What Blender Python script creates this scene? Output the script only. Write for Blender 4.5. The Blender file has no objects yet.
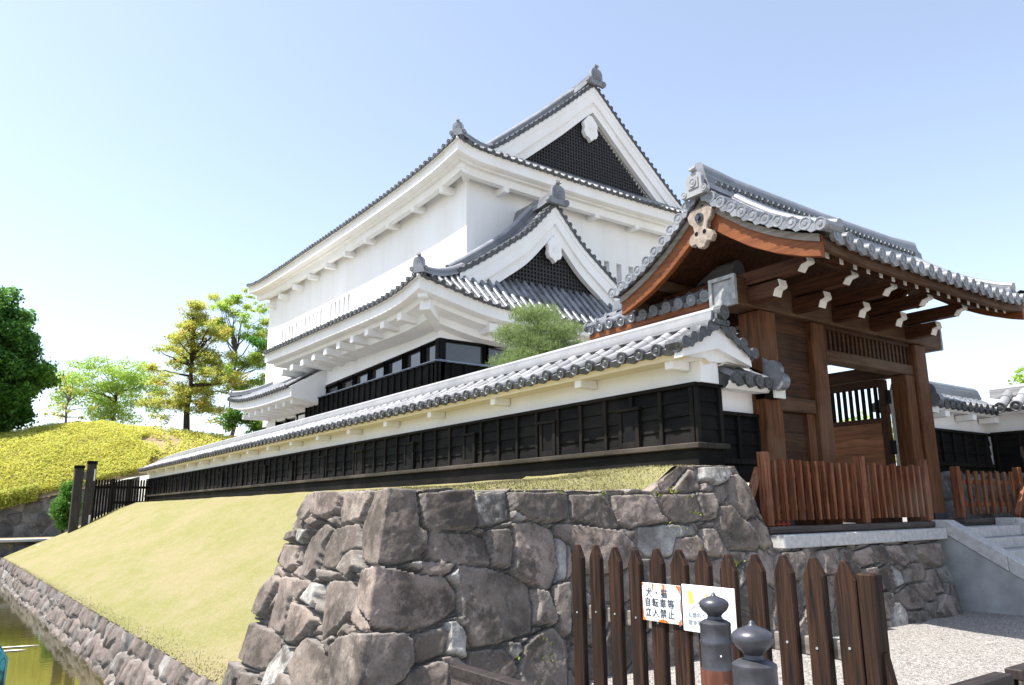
import bpy, bmesh, math, random
import numpy as np
from mathutils import Vector, Matrix
scene = bpy.context.scene
R = math.radians
V = Vector

# ------------------------------------------------------------------ camera, sky, sun, exposure
# distances are in metres; heights are measured from the camera's eye while building and
# everything is lifted by EYE at the very end, so that the gravel yard lies at height 0
EYE = 1.6
cam_data = bpy.data.cameras.new('camera')
cam = bpy.data.objects.new('camera', cam_data)
scene.collection.objects.link(cam)
scene.camera = cam
F_PX, YAW, PITCH, ROLL = 764.257, 0.624767, 0.214225, -0.0096545
cam_data.sensor_fit = 'HORIZONTAL'
cam_data.sensor_width = 36.0
cam_data.lens = F_PX / 1024.0 * 36.0
cam_data.clip_start = 0.05
cam_data.clip_end = 3000
fw = V((math.sin(YAW) * math.cos(PITCH), math.cos(YAW) * math.cos(PITCH), math.sin(PITCH)))
rt0 = V((math.cos(YAW), -math.sin(YAW), 0)); up0 = rt0.cross(fw)
rt = rt0 * math.cos(ROLL) + up0 * math.sin(ROLL)
up = up0 * math.cos(ROLL) - rt0 * math.sin(ROLL)
cam.matrix_world = Matrix(((rt.x, up.x, -fw.x, 0), (rt.y, up.y, -fw.y, 0), (rt.z, up.z, -fw.z, 0), (0, 0, 0, 1)))

SUN = V((-0.46, 0.19, 1.0)).normalized()
world = bpy.data.worlds.new('World')
scene.world = world
world.use_nodes = True
wn = world.node_tree
sky = wn.nodes.new('ShaderNodeTexSky')
sky.sky_type = 'NISHITA'
sky.sun_disc = False
sky.sun_elevation = math.asin(SUN.z)
sky.sun_rotation = math.atan2(SUN.x, SUN.y)
sky.air_density = 1.0
sky.dust_density = 1.2
sky.ozone_density = 1.0
hs = wn.nodes.new('ShaderNodeHueSaturation')                 # a paler, hazier spring sky
hs.inputs['Saturation'].default_value = 0.76
hs.inputs['Value'].default_value = 0.73
wn.links.new(sky.outputs[0], hs.inputs['Color'])
wn.links.new(hs.outputs[0], wn.nodes['Background'].inputs[0])
wn.nodes['Background'].inputs[1].default_value = 0.15
sl = bpy.data.lights.new('sun', 'SUN')
sl.energy = 3.6
sl.angle = R(0.55)
sl.color = (1.0, 0.955, 0.88)
so = bpy.data.objects.new('sun', sl)
scene.collection.objects.link(so)
so.rotation_euler = SUN.to_track_quat('Z', 'Y').to_euler()
scene.view_settings.view_transform = 'Standard'
scene.view_settings.look = 'None'
scene.view_settings.exposure = 1.45
scene.view_settings.gamma = 1
scene.view_settings.use_curve_mapping = False

# ------------------------------------------------------------------ materials
class NT:
    def __init__(s, name, rough=0.8, spec=0.3):
        s.m = bpy.data.materials.new(name); s.m.use_nodes = True
        s.t = s.m.node_tree; s.b = s.t.nodes['Principled BSDF']
        s.b.inputs['Roughness'].default_value = rough
        s.b.inputs['Specular IOR Level'].default_value = spec
        s.tc = s.t.nodes.new('ShaderNodeTexCoord')
    def n(s, typ, **k):
        x = s.t.nodes.new(typ)
        for a, v in k.items(): setattr(x, a, v)
        return x
    def l(s, a, b): s.t.links.new(a, b)
    def mapped(s, scale=(1, 1, 1), src='Object'):
        m = s.n('ShaderNodeMapping'); m.inputs['Scale'].default_value = scale
        s.l(s.tc.outputs[src], m.inputs[0]); return m.outputs[0]
    def noise(s, scale, detail=4, rough=0.55, vec=None, dist=0.0):
        x = s.n('ShaderNodeTexNoise'); x.inputs['Scale'].default_value = scale
        x.inputs['Detail'].default_value = detail; x.inputs['Roughness'].default_value = rough
        x.inputs['Distortion'].default_value = dist
        s.l(vec if vec is not None else s.tc.outputs['Object'], x.inputs['Vector'])
        return x.outputs['Fac']
    def ramp(s, fac, stops):
        x = s.n('ShaderNodeValToRGB'); e = x.color_ramp.elements
        while len(e) < len(stops): e.new(0.5)
        for i, (p, c) in enumerate(stops):
            e[i].position = p
            e[i].color = (c, c, c, 1) if isinstance(c, (int, float)) else (*c, 1)
        s.l(fac, x.inputs[0]); return x.outputs[0]
    def mix(s, fac, a, b, mode='MIX'):
        x = s.n('ShaderNodeMix'); x.data_type = 'RGBA'; x.blend_type = mode
        for v, i in ((fac, 0), (a, 6), (b, 7)):
            if isinstance(v, (int, float)): x.inputs[i].default_value = v
            elif isinstance(v, tuple): x.inputs[i].default_value = (*v, 1)
            else: s.l(v, x.inputs[i])
        return x.outputs[2]
    def color(s, c):
        if isinstance(c, tuple): s.b.inputs['Base Color'].default_value = (*c, 1)
        else: s.l(c, s.b.inputs['Base Color'])
    def rough(s, c): s.l(c, s.b.inputs['Roughness'])
    def bump(s, h, strength=0.3, dist=0.02):
        x = s.n('ShaderNodeBump'); x.inputs['Strength'].default_value = strength
        x.inputs['Distance'].default_value = dist
        s.l(h, x.inputs['Height']); s.l(x.outputs[0], s.b.inputs['Normal'])
    def island(s): return s.n('ShaderNodeNewGeometry').outputs['Random Per Island']
    def attr(s, name): return s.n('ShaderNodeAttribute', attribute_name=name).outputs['Fac']

def mat_plaster(name='plaster', base=(0.87, 0.872, 0.875)):
    k = NT(name, 0.85, 0.2)
    a = k.noise(0.9, 5, 0.6, k.mapped((1, 1, 0.25)))
    b = k.noise(7.0, 4)
    f = k.ramp(a, [(0.35, 0.0), (0.75, 1.0)])
    c = k.mix(f, base, tuple(x * y for x, y in zip(base, (0.93, 0.915, 0.88))))
    c = k.mix(k.ramp(b, [(0.55, 0.0), (0.8, 0.35)]), c, tuple(x * 0.9 for x in base))
    st = k.noise(1.1, 6, 0.7, k.mapped((1.6, 1.6, 0.16)))
    c = k.mix(k.ramp(st, [(0.52, 0.0), (0.80, 0.42)]), c, tuple(x * y for x, y in zip(base, (0.72, 0.71, 0.67))))
    k.color(c); k.bump(k.noise(1.3, 4), 0.12, 0.03); return k.m
def mat_tile(name='roof_tile', lo=(0.15, 0.165, 0.19), hi=(0.32, 0.335, 0.36), rough=0.36):
    k = NT(name, rough, 0.55)
    r = k.island()
    a = k.noise(2.2, 5, 0.65)
    b = k.noise(26, 4, 0.6)
    c = k.mix(k.ramp(a, [(0.3, 0.0), (0.7, 1.0)]), lo, hi)
    c = k.mix(k.ramp(r, [(0.0, 0.0), (1.0, 0.75)]), c, tuple(x * 0.58 for x in lo))
    c = k.mix(k.ramp(b, [(0.55, 0.0), (0.75, 0.4)]), c, (0.40, 0.40, 0.385))
    k.color(c)
    k.rough(k.ramp(b, [(0.3, rough - 0.06), (0.8, rough + 0.2)]))
    k.bump(b, 0.12, 0.006); return k.m
def mat_wood(name, dark, light, axis='z', rough=0.72, stretch=14, spec=0.25, weather=None):
    k = NT(name, rough, spec)
    s = {'x': (1, stretch, stretch), 'y': (stretch, 1, stretch), 'z': (stretch, stretch, 1)}[axis]
    v = k.mapped(s)
    g = k.noise(1.6, 6, 0.62, v, 0.6)
    big = k.noise(0.9, 3)
    r = k.island()
    c = k.mix(k.ramp(g, [(0.36, 0.0), (0.66, 1.0)]), dark, light)
    c = k.mix(k.ramp(r, [(0.0, 0.0), (1.0, 0.5)]), c, tuple(x * 0.7 for x in dark))
    if weather:
        c = k.mix(k.ramp(big, [(0.48, 0.0), (0.72, 0.75)]), c, weather)
    k.color(c); k.bump(g, 0.35, 0.012); return k.m
def mat_stone(name, cols, scale=1.0, lichen=(0.42, 0.42, 0.40), lich=0.5, crust=None):
    k = NT(name, 0.9, 0.2)
    t = k.attr('tone')
    n1 = k.noise(2.6 * scale, 6, 0.65); n2 = k.noise(11 * scale, 6, 0.7); n3 = k.noise(45 * scale, 3, 0.6)
    c = k.ramp(t, [(i / (len(cols) - 1), q) for i, q in enumerate(cols)])
    c = k.mix(k.ramp(n1, [(0.42, 0.0), (0.62, 0.65)]), c, tuple(x * 0.45 for x in cols[0]))
    c = k.mix(k.ramp(n2, [(0.55, 0.0), (0.74, lich)]), c, lichen)
    if crust: c = k.mix(k.ramp(k.noise(1.7, 6, 0.75), [(0.50, 0.0), (0.58, 0.75)]), c, crust)
    ed = k.n('ShaderNodeMath', operation='ADD'); k.l(k.attr('edge'), ed.inputs[0])       # paler arrises along the joints
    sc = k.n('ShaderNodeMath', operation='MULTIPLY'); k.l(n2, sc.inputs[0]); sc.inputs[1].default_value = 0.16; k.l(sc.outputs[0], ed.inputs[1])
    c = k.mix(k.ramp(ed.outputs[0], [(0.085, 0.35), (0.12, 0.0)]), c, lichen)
    c = k.mix(k.ramp(n3, [(0.35, 0.3), (0.6, 0.0)]), c, (0.05, 0.045, 0.04))
    k.color(c)
    h = k.mix(0.35, n2, n3); k.bump(h, 0.55, 0.022); return k.m
def mat_simple(name, col, rough=0.6, spec=0.4, var=0.2, scale=6, metal=0.0):
    k = NT(name, rough, spec)
    a = k.noise(scale, 4, 0.6)
    k.color(k.mix(k.ramp(a, [(0.35, 0.0), (0.7, 1.0)]), tuple(x * (1 - var) for x in col), tuple(min(1, x * (1 + var)) for x in col)))
    k.b.inputs['Metallic'].default_value = metal
    k.bump(a, 0.06, 0.005); return k.m
def mat_leaf(name, cols, trans=0.35):
    k = NT(name, 0.55, 0.3)
    r = k.island()
    n = k.noise(0.55, 3)
    c = k.ramp(r, [(i / (len(cols) - 1), q) for i, q in enumerate(cols)])
    c = k.mix(k.ramp(n, [(0.38, 0.0), (0.68, 0.55)]), c, cols[0])
    k.color(c)
    tr = k.n('ShaderNodeBsdfTranslucent'); k.l(c, tr.inputs[0])
    mx = k.n('ShaderNodeMixShader'); mx.inputs[0].default_value = trans
    k.l(k.b.outputs[0], mx.inputs[1]); k.l(tr.outputs[0], mx.inputs[2])
    k.l(mx.outputs[0], k.t.nodes['Material Output'].inputs[0]); return k.m

MT = {}
MT['plaster'] = mat_plaster()
MT['plaster_grey'] = mat_plaster('weathered_plaster', (0.70, 0.69, 0.66))
MT['tile'] = mat_tile('roof_tile', (0.14, 0.15, 0.17), (0.28, 0.29, 0.315), 0.30)
MT['tile_pale'] = mat_tile('weathered_roof_tile', (0.25, 0.255, 0.27), (0.37, 0.37, 0.38), 0.46)
MT['tile_gate'] = mat_tile('gate_tile', (0.16, 0.17, 0.19), (0.31, 0.32, 0.345), 0.30)
MT['tile_end'] = mat_tile('tile_end', (0.045, 0.05, 0.055), (0.125, 0.13, 0.14), 0.45)
MT['black'] = mat_wood('black_boards', (0.005, 0.005, 0.005), (0.014, 0.0135, 0.013), 'y', 0.75, 16, 0.08, (0.024, 0.022, 0.020))
MT['black_trim'] = mat_wood('black_trim', (0.006, 0.0055, 0.005), (0.018, 0.016, 0.014), 'z', 0.72, 16, 0.1, (0.028, 0.023, 0.019))
MT['sill'] = mat_wood('weathered_sill', (0.02, 0.017, 0.014), (0.09, 0.075, 0.06), 'y', 0.75, 16, 0.2, (0.11, 0.09, 0.075))
MT['lattice'] = mat_simple('black_lattice', (0.016, 0.016, 0.017), 0.6, 0.3)
MT['brown_z'] = mat_wood('brown_timber_upright', (0.060, 0.024, 0.010), (0.24, 0.095, 0.036), 'z', 0.7, 16, 0.2, (0.16, 0.095, 0.058))
MT['brown_x'] = mat_wood('brown_timber_beam', (0.050, 0.025, 0.013), (0.17, 0.088, 0.045), 'x', 0.72, 16, 0.2, (0.15, 0.105, 0.072))
MT['brown_y'] = mat_wood('brown_timber_arm', (0.036, 0.014, 0.006), (0.13, 0.050, 0.020), 'y', 0.7, 14)
MT['red_y'] = mat_wood('red_brown_timber', (0.15, 0.045, 0.013), (0.31, 0.105, 0.032), 'y', 0.55, 10)
MT['dark_x'] = mat_wood('dark_boards', (0.028, 0.012, 0.006), (0.095, 0.040, 0.018), 'x', 0.72, 14, 0.2, (0.085, 0.055, 0.035))
MT['leaf_wood'] = mat_wood('door_boards', (0.16, 0.065, 0.028), (0.34, 0.15, 0.07), 'y', 0.65, 10)
MT['fence_red'] = mat_wood('reddish_fence_wood', (0.075, 0.027, 0.014), (0.46, 0.175, 0.080), 'z', 0.75, 20, 0.2, (0.25, 0.15, 0.105))
MT['fence_dark'] = mat_wood('dark_fence_wood', (0.006, 0.0045, 0.004), (0.10, 0.045, 0.023), 'z', 0.7, 26, 0.2, (0.014, 0.010, 0.008))
MT['rail_grey'] = mat_wood('grey_rail_wood', (0.16, 0.14, 0.12), (0.36, 0.32, 0.285), 'y', 0.8, 16, 0.2)
MT['rail_grey_x'] = mat_wood('grey_plank_wood', (0.06, 0.048, 0.042), (0.17, 0.14, 0.125), 'x', 0.8, 16, 0.2)
MT['white_end'] = mat_simple('white_painted_end', (0.72, 0.71, 0.67), 0.8, 0.2, 0.08)
MT['copper'] = mat_simple('grey_metal_cap', (0.30, 0.31, 0.31), 0.5, 0.4, 0.3, 9)
MT['rust_plate'] = mat_simple('weathered_carved_board', (0.30, 0.25, 0.21), 0.8, 0.2, 0.3, 12)
MT['glass'] = mat_simple('dark_window_glass', (0.045, 0.042, 0.04), 0.06, 0.9, 0.35, 0.6)
MT['frame'] = mat_simple('black_window_frame', (0.008, 0.008, 0.009), 0.7, 0.1)
MT['ledge'] = mat_simple('blue_grey_metal_ledge', (0.22, 0.26, 0.33), 0.45, 0.5, 0.12)
MT['granite'] = mat_simple('pale_granite', (0.47, 0.465, 0.46), 0.8, 0.25, 0.16, 14)
MT['granite_wall'] = mat_simple('granite_side_wall', (0.34, 0.345, 0.35), 0.85, 0.2, 0.2, 2.4)
MT['bronze'] = mat_simple('dark_bronze', (0.062, 0.063, 0.075), 0.36, 0.5, 0.3, 9, 0.3)
MT['post_red'] = mat_wood('red_brown_post_wood', (0.075, 0.026, 0.015), (0.17, 0.065, 0.038), 'z', 0.6, 18)
MT['sign_white'] = mat_simple('white_sign_enamel', (0.84, 0.85, 0.86), 0.35, 0.4, 0.03)
MT['rust'] = mat_simple('rust', (0.55, 0.16, 0.035), 0.9, 0.1, 0.35, 60)
MT['ink'] = mat_simple('sign_ink', (0.05, 0.06, 0.075), 0.6, 0.3)
MT['ink_grey'] = mat_simple('faded_ink', (0.34, 0.38, 0.44), 0.6, 0.3)
MT['pink_ink'] = mat_simple('faded_red_ink', (0.80, 0.40, 0.42), 0.6, 0.3)
MT['yellow_ink'] = mat_simple('yellow_ink', (0.72, 0.56, 0.10), 0.6, 0.3)
MT['orange_net'] = mat_simple('orange_net', (0.60, 0.09, 0.03), 0.7, 0.2)
MT['moss'] = mat_leaf('moss_leaf', [(0.16, 0.20, 0.03), (0.32, 0.36, 0.05), (0.22, 0.28, 0.05)])
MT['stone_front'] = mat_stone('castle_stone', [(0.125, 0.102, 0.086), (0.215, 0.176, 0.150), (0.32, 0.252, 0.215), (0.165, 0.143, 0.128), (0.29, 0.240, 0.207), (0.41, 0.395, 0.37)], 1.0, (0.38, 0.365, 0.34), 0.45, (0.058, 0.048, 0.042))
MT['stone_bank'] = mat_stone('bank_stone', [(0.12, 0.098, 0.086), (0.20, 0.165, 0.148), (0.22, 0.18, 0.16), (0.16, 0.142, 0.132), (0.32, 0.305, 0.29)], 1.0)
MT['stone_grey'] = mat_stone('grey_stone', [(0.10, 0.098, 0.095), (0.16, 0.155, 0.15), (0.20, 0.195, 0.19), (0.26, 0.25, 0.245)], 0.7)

# ------------------------------------------------------------------ mesh helpers
class MB:
    def __init__(s): s.v = []; s.f = []; s.mi = []; s.cur = 0
    def add(s, vs, fs):
        o = len(s.v); s.v.extend(vs)
        for f in fs: s.f.append(tuple(i + o for i in f)); s.mi.append(s.cur)
    def quad(s, a, b, c, d): s.add([a, b, c, d], [(0, 1, 2, 3)])
    def box(s, x0, x1, y0, y1, z0, z1):
        s.hexa([(x0, y0, z0), (x1, y0, z0), (x1, y1, z0), (x0, y1, z0)], [(x0, y0, z1), (x1, y0, z1), (x1, y1, z1), (x0, y1, z1)])
    def hexa(s, b, t):
        s.add(list(b) + list(t), [(3, 2, 1, 0), (4, 5, 6, 7), (0, 1, 5, 4), (1, 2, 6, 5), (2, 3, 7, 6), (3, 0, 4, 7)])
    def bar(s, a, b, w, h, upv=(0, 0, 1)):
        a, b = V(a), V(b); d = (b - a).normalized(); u = V(upv); sd = d.cross(u).normalized(); u = sd.cross(d).normalized()
        q = lambda p: [p - sd * w / 2 - u * h / 2, p + sd * w / 2 - u * h / 2, p + sd * w / 2 + u * h / 2, p - sd * w / 2 + u * h / 2]
        A, B = q(a), q(b)
        s.add(A + B, [(3, 2, 1, 0), (4, 5, 6, 7), (0, 1, 5, 4), (1, 2, 6, 5), (2, 3, 7, 6), (3, 0, 4, 7)])
    def prism(s, pts, off):
        n = len(pts); pts = [V(p) for p in pts]; off = V(off)
        s.add(pts + [p + off for p in pts], [tuple(reversed(range(n))), tuple(range(n, 2 * n))] + [(i, (i + 1) % n, n + (i + 1) % n, n + i) for i in range(n)])
    def tube(s, path, rad, n=8, cap=True):
        path = [V(p) for p in path]; m = len(path)
        if not isinstance(rad, (list, tuple)): rad = [rad] * m
        vs = []; ref = None
        for i, p in enumerate(path):
            d = (path[min(i + 1, m - 1)] - path[max(i - 1, 0)]).normalized()
            if ref is None: ref = d.orthogonal().normalized()
            ref = (ref - d * ref.dot(d)).normalized(); bn = d.cross(ref)
            for k in range(n):
                a = 2 * math.pi * k / n
                vs.append(p + (ref * math.cos(a) + bn * math.sin(a)) * rad[i])
        fs = [(i * n + k, i * n + (k + 1) % n, (i + 1) * n + (k + 1) % n, (i + 1) * n + k) for i in range(m - 1) for k in range(n)]
        if cap: fs += [tuple(reversed(range(n))), tuple(range((m - 1) * n, m * n))]
        s.add(vs, fs)
    def lathe(s, c, prof, n=24):
        c = V(c); m = len(prof)
        vs = [c + V((r * math.cos(2 * math.pi * k / n), r * math.sin(2 * math.pi * k / n), z)) for r, z in prof for k in range(n)]
        fs = [(i * n + k, i * n + (k + 1) % n, (i + 1) * n + (k + 1) % n, (i + 1) * n + k) for i in range(m - 1) for k in range(n)]
        fs += [tuple(reversed(range(n))), tuple(range((m - 1) * n, m * n))]
        s.add(vs, fs)
    def grid(s, rows):
        n = len(rows[0]); vs = [p for r in rows for p in r]
        s.add(vs, [(i * n + k, i * n + k + 1, (i + 1) * n + k + 1, (i + 1) * n + k) for i in range(len(rows) - 1) for k in range(n - 1)])
    def sweep(s, prof, frames):
        """prof: closed list of (a,b); frames: list of (point, A, B)"""
        n = len(prof); vs = []
        for p, A, B in frames: vs += [V(p) + V(A) * a + V(B) * b for a, b in prof]
        m = len(frames)
        fs = [(i * n + k, i * n + (k + 1) % n, (i + 1) * n + (k + 1) % n, (i + 1) * n + k) for i in range(m - 1) for k in range(n)]
        fs += [tuple(reversed(range(n))), tuple(range((m - 1) * n, m * n))]
        s.add(vs, fs)
    def disc(s, c, d, r, depth=0.05, n=12, relief=True, ref=None):
        """round tile end facing d"""
        c, d = V(c), V(d).normalized(); a = (V(ref) if ref else d.orthogonal()); a = (a - d * a.dot(d)).normalized(); b = d.cross(a)
        ring = lambda rr, off: [c + d * off + (a * math.cos(2 * math.pi * k / n) + b * math.sin(2 * math.pi * k / n)) * rr for k in range(n)]
        rings = [ring(r, -depth), ring(r, 0)]
        if relief: rings += [ring(r * 0.80, 0.0), ring(r * 0.72, -0.1 * r), ring(r * 0.42, -0.1 * r), ring(r * 0.32, 0.02 * r)]
        vs = [p for q in rings for p in q]; m = len(rings)
        fs = [(i * n + k, i * n + (k + 1) % n, (i + 1) * n + (k + 1) % n, (i + 1) * n + k) for i in range(m - 1) for k in range(n)]
        fs += [tuple(range((m - 1) * n, m * n)), tuple(reversed(range(n)))]
        s.add(vs, fs)
    def build(s, name, mat, parent=None, base=None, smooth=None, bevel=0, recalc=True):
        b = V(base) if base is not None else (parent_base(parent) if parent else V((0, 0, 0)))
        me = bpy.data.meshes.new(name)
        me.from_pydata([tuple(V(p) - b) for p in s.v], [], s.f)
        mats = mat if isinstance(mat, (list, tuple)) else [mat]
        for m in mats: me.materials.append(MT[m] if isinstance(m, str) else m)
        if len(mats) > 1: me.polygons.foreach_set('material_index', s.mi)
        if recalc:
            bm = bmesh.new(); bm.from_mesh(me); bmesh.ops.recalc_face_normals(bm, faces=bm.faces); bm.to_mesh(me); bm.free()
        if smooth is not None:
            me.polygons.foreach_set('use_smooth', [True] * len(me.polygons)); me.set_sharp_from_angle(angle=R(smooth))
        me.update()
        o = bpy.data.objects.new(name, me); scene.collection.objects.link(o)
        if parent: o.parent = parent
        else: o.location = b
        if bevel:
            md = o.modifiers.new('bevel', 'BEVEL'); md.width = bevel; md.segments = 1; md.limit_method = 'ANGLE'; md.angle_limit = R(40)
        return o
def parent_base(p):
    b = V((0, 0, 0))
    while p: b += p.location; p = p.parent
    return b
def tag(o, label=None, cat=None, group=None, kind=None):
    for k, v in (('label', label), ('category', cat), ('group', group), ('kind', kind)):
        if v: o[k] = v
    return o
def thing(name, label, cat, base, group=None):
    o = bpy.data.objects.new(name, None); scene.collection.objects.link(o); o.location = base
    o.empty_display_size = 0.3
    return tag(o, label, cat, group)
def np_mesh(name, verts, faces, mat, parent=None, base=(0, 0, 0), smooth=False, attrs=None):
    """verts (n,3) array; faces (m,k) array"""
    b = np.array(base, float) if parent is None else np.array(parent_base(parent))
    me = bpy.data.meshes.new(name)
    verts = np.asarray(verts, np.float32) - b.astype(np.float32); faces = np.asarray(faces, np.int32); m, k = faces.shape
    me.vertices.add(len(verts)); me.vertices.foreach_set('co', verts.ravel())
    me.loops.add(m * k); me.loops.foreach_set('vertex_index', faces.ravel())
    me.polygons.add(m); me.polygons.foreach_set('loop_start', np.arange(0, m * k, k, dtype=np.int32)); me.polygons.foreach_set('loop_total', np.full(m, k, np.int32))
    me.update(calc_edges=True)
    if smooth: me.polygons.foreach_set('use_smooth', np.ones(m, bool))
    for an, av in (attrs or {}).items():
        at = me.attributes.new(an, 'FLOAT', 'POINT'); at.data.foreach_set('value', np.asarray(av, np.float32))
    me.materials.append(MT[mat] if isinstance(mat, str) else mat)
    o = bpy.data.objects.new(name, me); scene.collection.objects.link(o)
    if parent: o.parent = parent
    else: o.location = V(base)
    return o
def vnoise(x, y, seed=0):
    x = np.asarray(x, float); y = np.asarray(y, float)
    xi = np.floor(x).astype(np.int64); yi = np.floor(y).astype(np.int64); fx = x - xi; fy = y - yi
    def h(a, b):
        n = (a * 374761393 + b * 668265263 + seed * 1442695041) & 0xffffffff
        n = ((n ^ (n >> 13)) * 1274126177) & 0xffffffff
        return ((n ^ (n >> 16)) & 0xffff) / 65535.0
    ux = fx * fx * (3 - 2 * fx); uy = fy * fy * (3 - 2 * fy)
    return (h(xi, yi) * (1 - ux) + h(xi + 1, yi) * ux) * (1 - uy) + (h(xi, yi + 1) * (1 - ux) + h(xi + 1, yi + 1) * ux) * uy
def fbm(x, y, o=4, seed=0):
    t = 0; a = 0.5
    for i in range(o): t = t + a * (vnoise(x * 2 ** i, y * 2 ** i, seed + i * 17) - 0.5); a *= 0.5
    return t
def interp(tab, x):
    xs = [a for a, _ in tab]; ys = [b for _, b in tab]
    return float(np.interp(x, xs, ys))
def smooth_tab(tab, x):
    """Catmull-Rom through a table"""
    n = len(tab)
    if x <= tab[0][0]: return tab[0][1]
    if x >= tab[-1][0]: return tab[-1][1]
    for i in range(n - 1):
        if x <= tab[i + 1][0]: break
    x0, y0 = tab[i]; x1, y1 = tab[i + 1]; h = x1 - x0; t = (x - x0) / h
    m = lambda j: (tab[min(j + 1, n - 1)][1] - tab[max(j - 1, 0)][1]) / (tab[min(j + 1, n - 1)][0] - tab[max(j - 1, 0)][0])
    return (2 * t**3 - 3 * t**2 + 1) * y0 + (t**3 - 2 * t**2 + t) * h * m(i) + (-2 * t**3 + 3 * t**2) * y1 + (t**3 - t**2) * h * m(i + 1)
def sstep(a, b, x):
    t = np.clip((x - a) / (b - a), 0, 1); return t * t * (3 - 2 * t)

# ------------------------------------------------------------------ tiled roof helpers
def tile_rows(mb, P, us, v_lo, v_hi, r=0.085, seg=0.33, ends=True, relief=True, nd=12, along=None, end_mb=None):
    """rows of half-round cover tiles with sagging pans between. P(u, v) -> point, v metres up from the eave"""
    eb = end_mb or mb
    e = 0.02
    frames = []; jr = random.Random(len(us))
    for u in us:
        ja, jb = jr.uniform(-0.009, 0.009), jr.uniform(-0.006, 0.010)
        a, b = v_lo(u), v_hi(u)
        if b - a < 0.08: frames.append(None); continue
        n = max(1, int(round((b - a) / seg))); fr = []
        for i in range(n + 1):
            v = a + (b - a) * i / n; p = P(u, v)
            tu = (P(u + e, v) - P(u - e, v)).normalized(); tv = (P(u, v + e) - P(u, v - e if v > e else v)).normalized()
            nn = tu.cross(tv).normalized()
            if nn.z < 0: nn = -nn
            fr.append((p, tu, tv, nn))
        frames.append(fr)
        A = [math.pi * k / 6 for k in range(7)]
        for i in range(n):
            vs = []
            for j, rr in ((i, r * 1.05), (i + 1, r * 0.93)):
                p, tu, tv, nn = fr[j]
                vs += [p + tu * (math.cos(t) * rr + ja) + nn * (math.sin(t) * rr + 0.012 + jb) for t in A]
            mb.add(vs, [(k, k + 1, k + 8, k + 7) for k in range(6)] + [(0, 1, 2, 3, 4, 5, 6)])
        if ends:
            p, tu, tv, nn = fr[0]
            d = V((-tv.x, -tv.y, -tv.z * 0.35)).normalized()
            eb.disc(p + nn * (0.01 + jb) + tu * ja + d * (0.03 + jb), d, r * 1.12, 0.07, nd, relief, ref=tu)
    for i in range(len(us) - 1):
        f0, f1 = frames[i], frames[i + 1]
        if not f0 or not f1: continue
        n = min(len(f0), len(f1)) - 1
        for j in range(n):
            rows = []
            for jj, dz in ((j, 0.025), (j + 1, 0.0)):
                a, b = f0[jj], f1[jj]; row = []
                for t in (0, 0.25, 0.5, 0.75, 1):
                    row.append(a[0].lerp(b[0], t) + (a[3] + b[3]) * 0.5 * (dz - 0.030 * math.sin(math.pi * t)))
                rows.append(row)
            mb.grid(rows)
        if ends:
            a, b = f0[0], f1[0]; d = V((-a[2].x, -a[2].y, 0)).normalized() * 0.02; top = []; bot = []
            for t in (0.12, 0.3, 0.5, 0.7, 0.88):
                q = a[0].lerp(b[0], t) + a[3] * (0.025 - 0.030 * math.sin(math.pi * t)) + d
                top.append(q); bot.append(q - a[3] * (0.045 + 0.05 * math.sin(math.pi * t)))
            eb.add(top + bot, [(k, k + 1, k + 6, k + 5) for k in range(4)])
            eb.add([p - d * 2 for p in top] + [p - d * 2 for p in bot], [(k, k + 1, k + 6, k + 5) for k in range(4)])
            eb.add(bot + [p - d * 2 for p in bot], [(k, k + 1, k + 6, k + 5) for k in range(4)])
def verge_row(mb, path, out, r, pitch, length=0.42, relief=True, nd=12):
    """short cover tiles whose round ends face out along a gable edge"""
    path = [V(p) for p in path]; out = V(out).normalized()
    d = [0]
    for a, b in zip(path, path[1:]): d.append(d[-1] + (b - a).length)
    n = max(1, int(round(d[-1] / pitch)))
    pts = []
    for i in range(n + 1):
        s = d[-1] * i / n; k = 0
        while k < len(d) - 2 and d[k + 1] < s: k += 1
        pts.append((path[k].lerp(path[k + 1], (s - d[k]) / (d[k + 1] - d[k])), (path[k + 1] - path[k]).normalized()))
    for p, t in pts:
        nn = t.cross(out).normalized()
        if nn.z < 0: nn = -nn
        c = p + nn * r * 0.55
        mb.tube([c - out * length, c], r * 0.95, 8, False)
        mb.disc(c + out * 0.02, out, r * 1.08, 0.06, nd, relief, ref=t)
    for (p, t), (q, t2) in zip(pts, pts[1:]):
        nn = t.cross(out).normalized()
        if nn.z < 0: nn = -nn
        mb.hexa([p - out * length, q - out * length, q, p], [x + nn * 0.05 for x in (p - out * length, q - out * length, q, p)])
        m = p.lerp(q, 0.5)
        mb.prism([p + nn * 0.04, q + nn * 0.04, q - nn * 0.02, m - nn * r * 0.9, p - nn * 0.02], out * 0.015)
def ridge_prof(w, h, n=3):
    """stacked flat tiles with a round cap, closed profile"""
    right = []; z = 0
    for i in range(n):
        ww = w / 2 * (1 - 0.12 * i); dz = h * 0.72 / n
        right += [(ww, z), (ww, z + dz * 0.55), (ww * 0.93, z + dz * 0.6), (ww * 0.93, z + dz)]; z += dz
    cap = [(w * 0.30 * math.cos(t), z + h * 0.28 * math.sin(t)) for t in [math.pi * k / 6 for k in range(7)]]
    return right + cap + [(-a, b) for a, b in reversed(right)]
def ridge(mb, pts, w, h, n=3):
    pts = [V(p) for p in pts]; fr = []
    for i, p in enumerate(pts):
        d = pts[min(i + 1, len(pts) - 1)] - pts[max(i - 1, 0)]; d = V((d.x, d.y, 0)).normalized()
        fr.append((p, V((d.y, -d.x, 0)), V((0, 0, 1))))
    mb.sweep(ridge_prof(w, h, n), fr)
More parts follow.
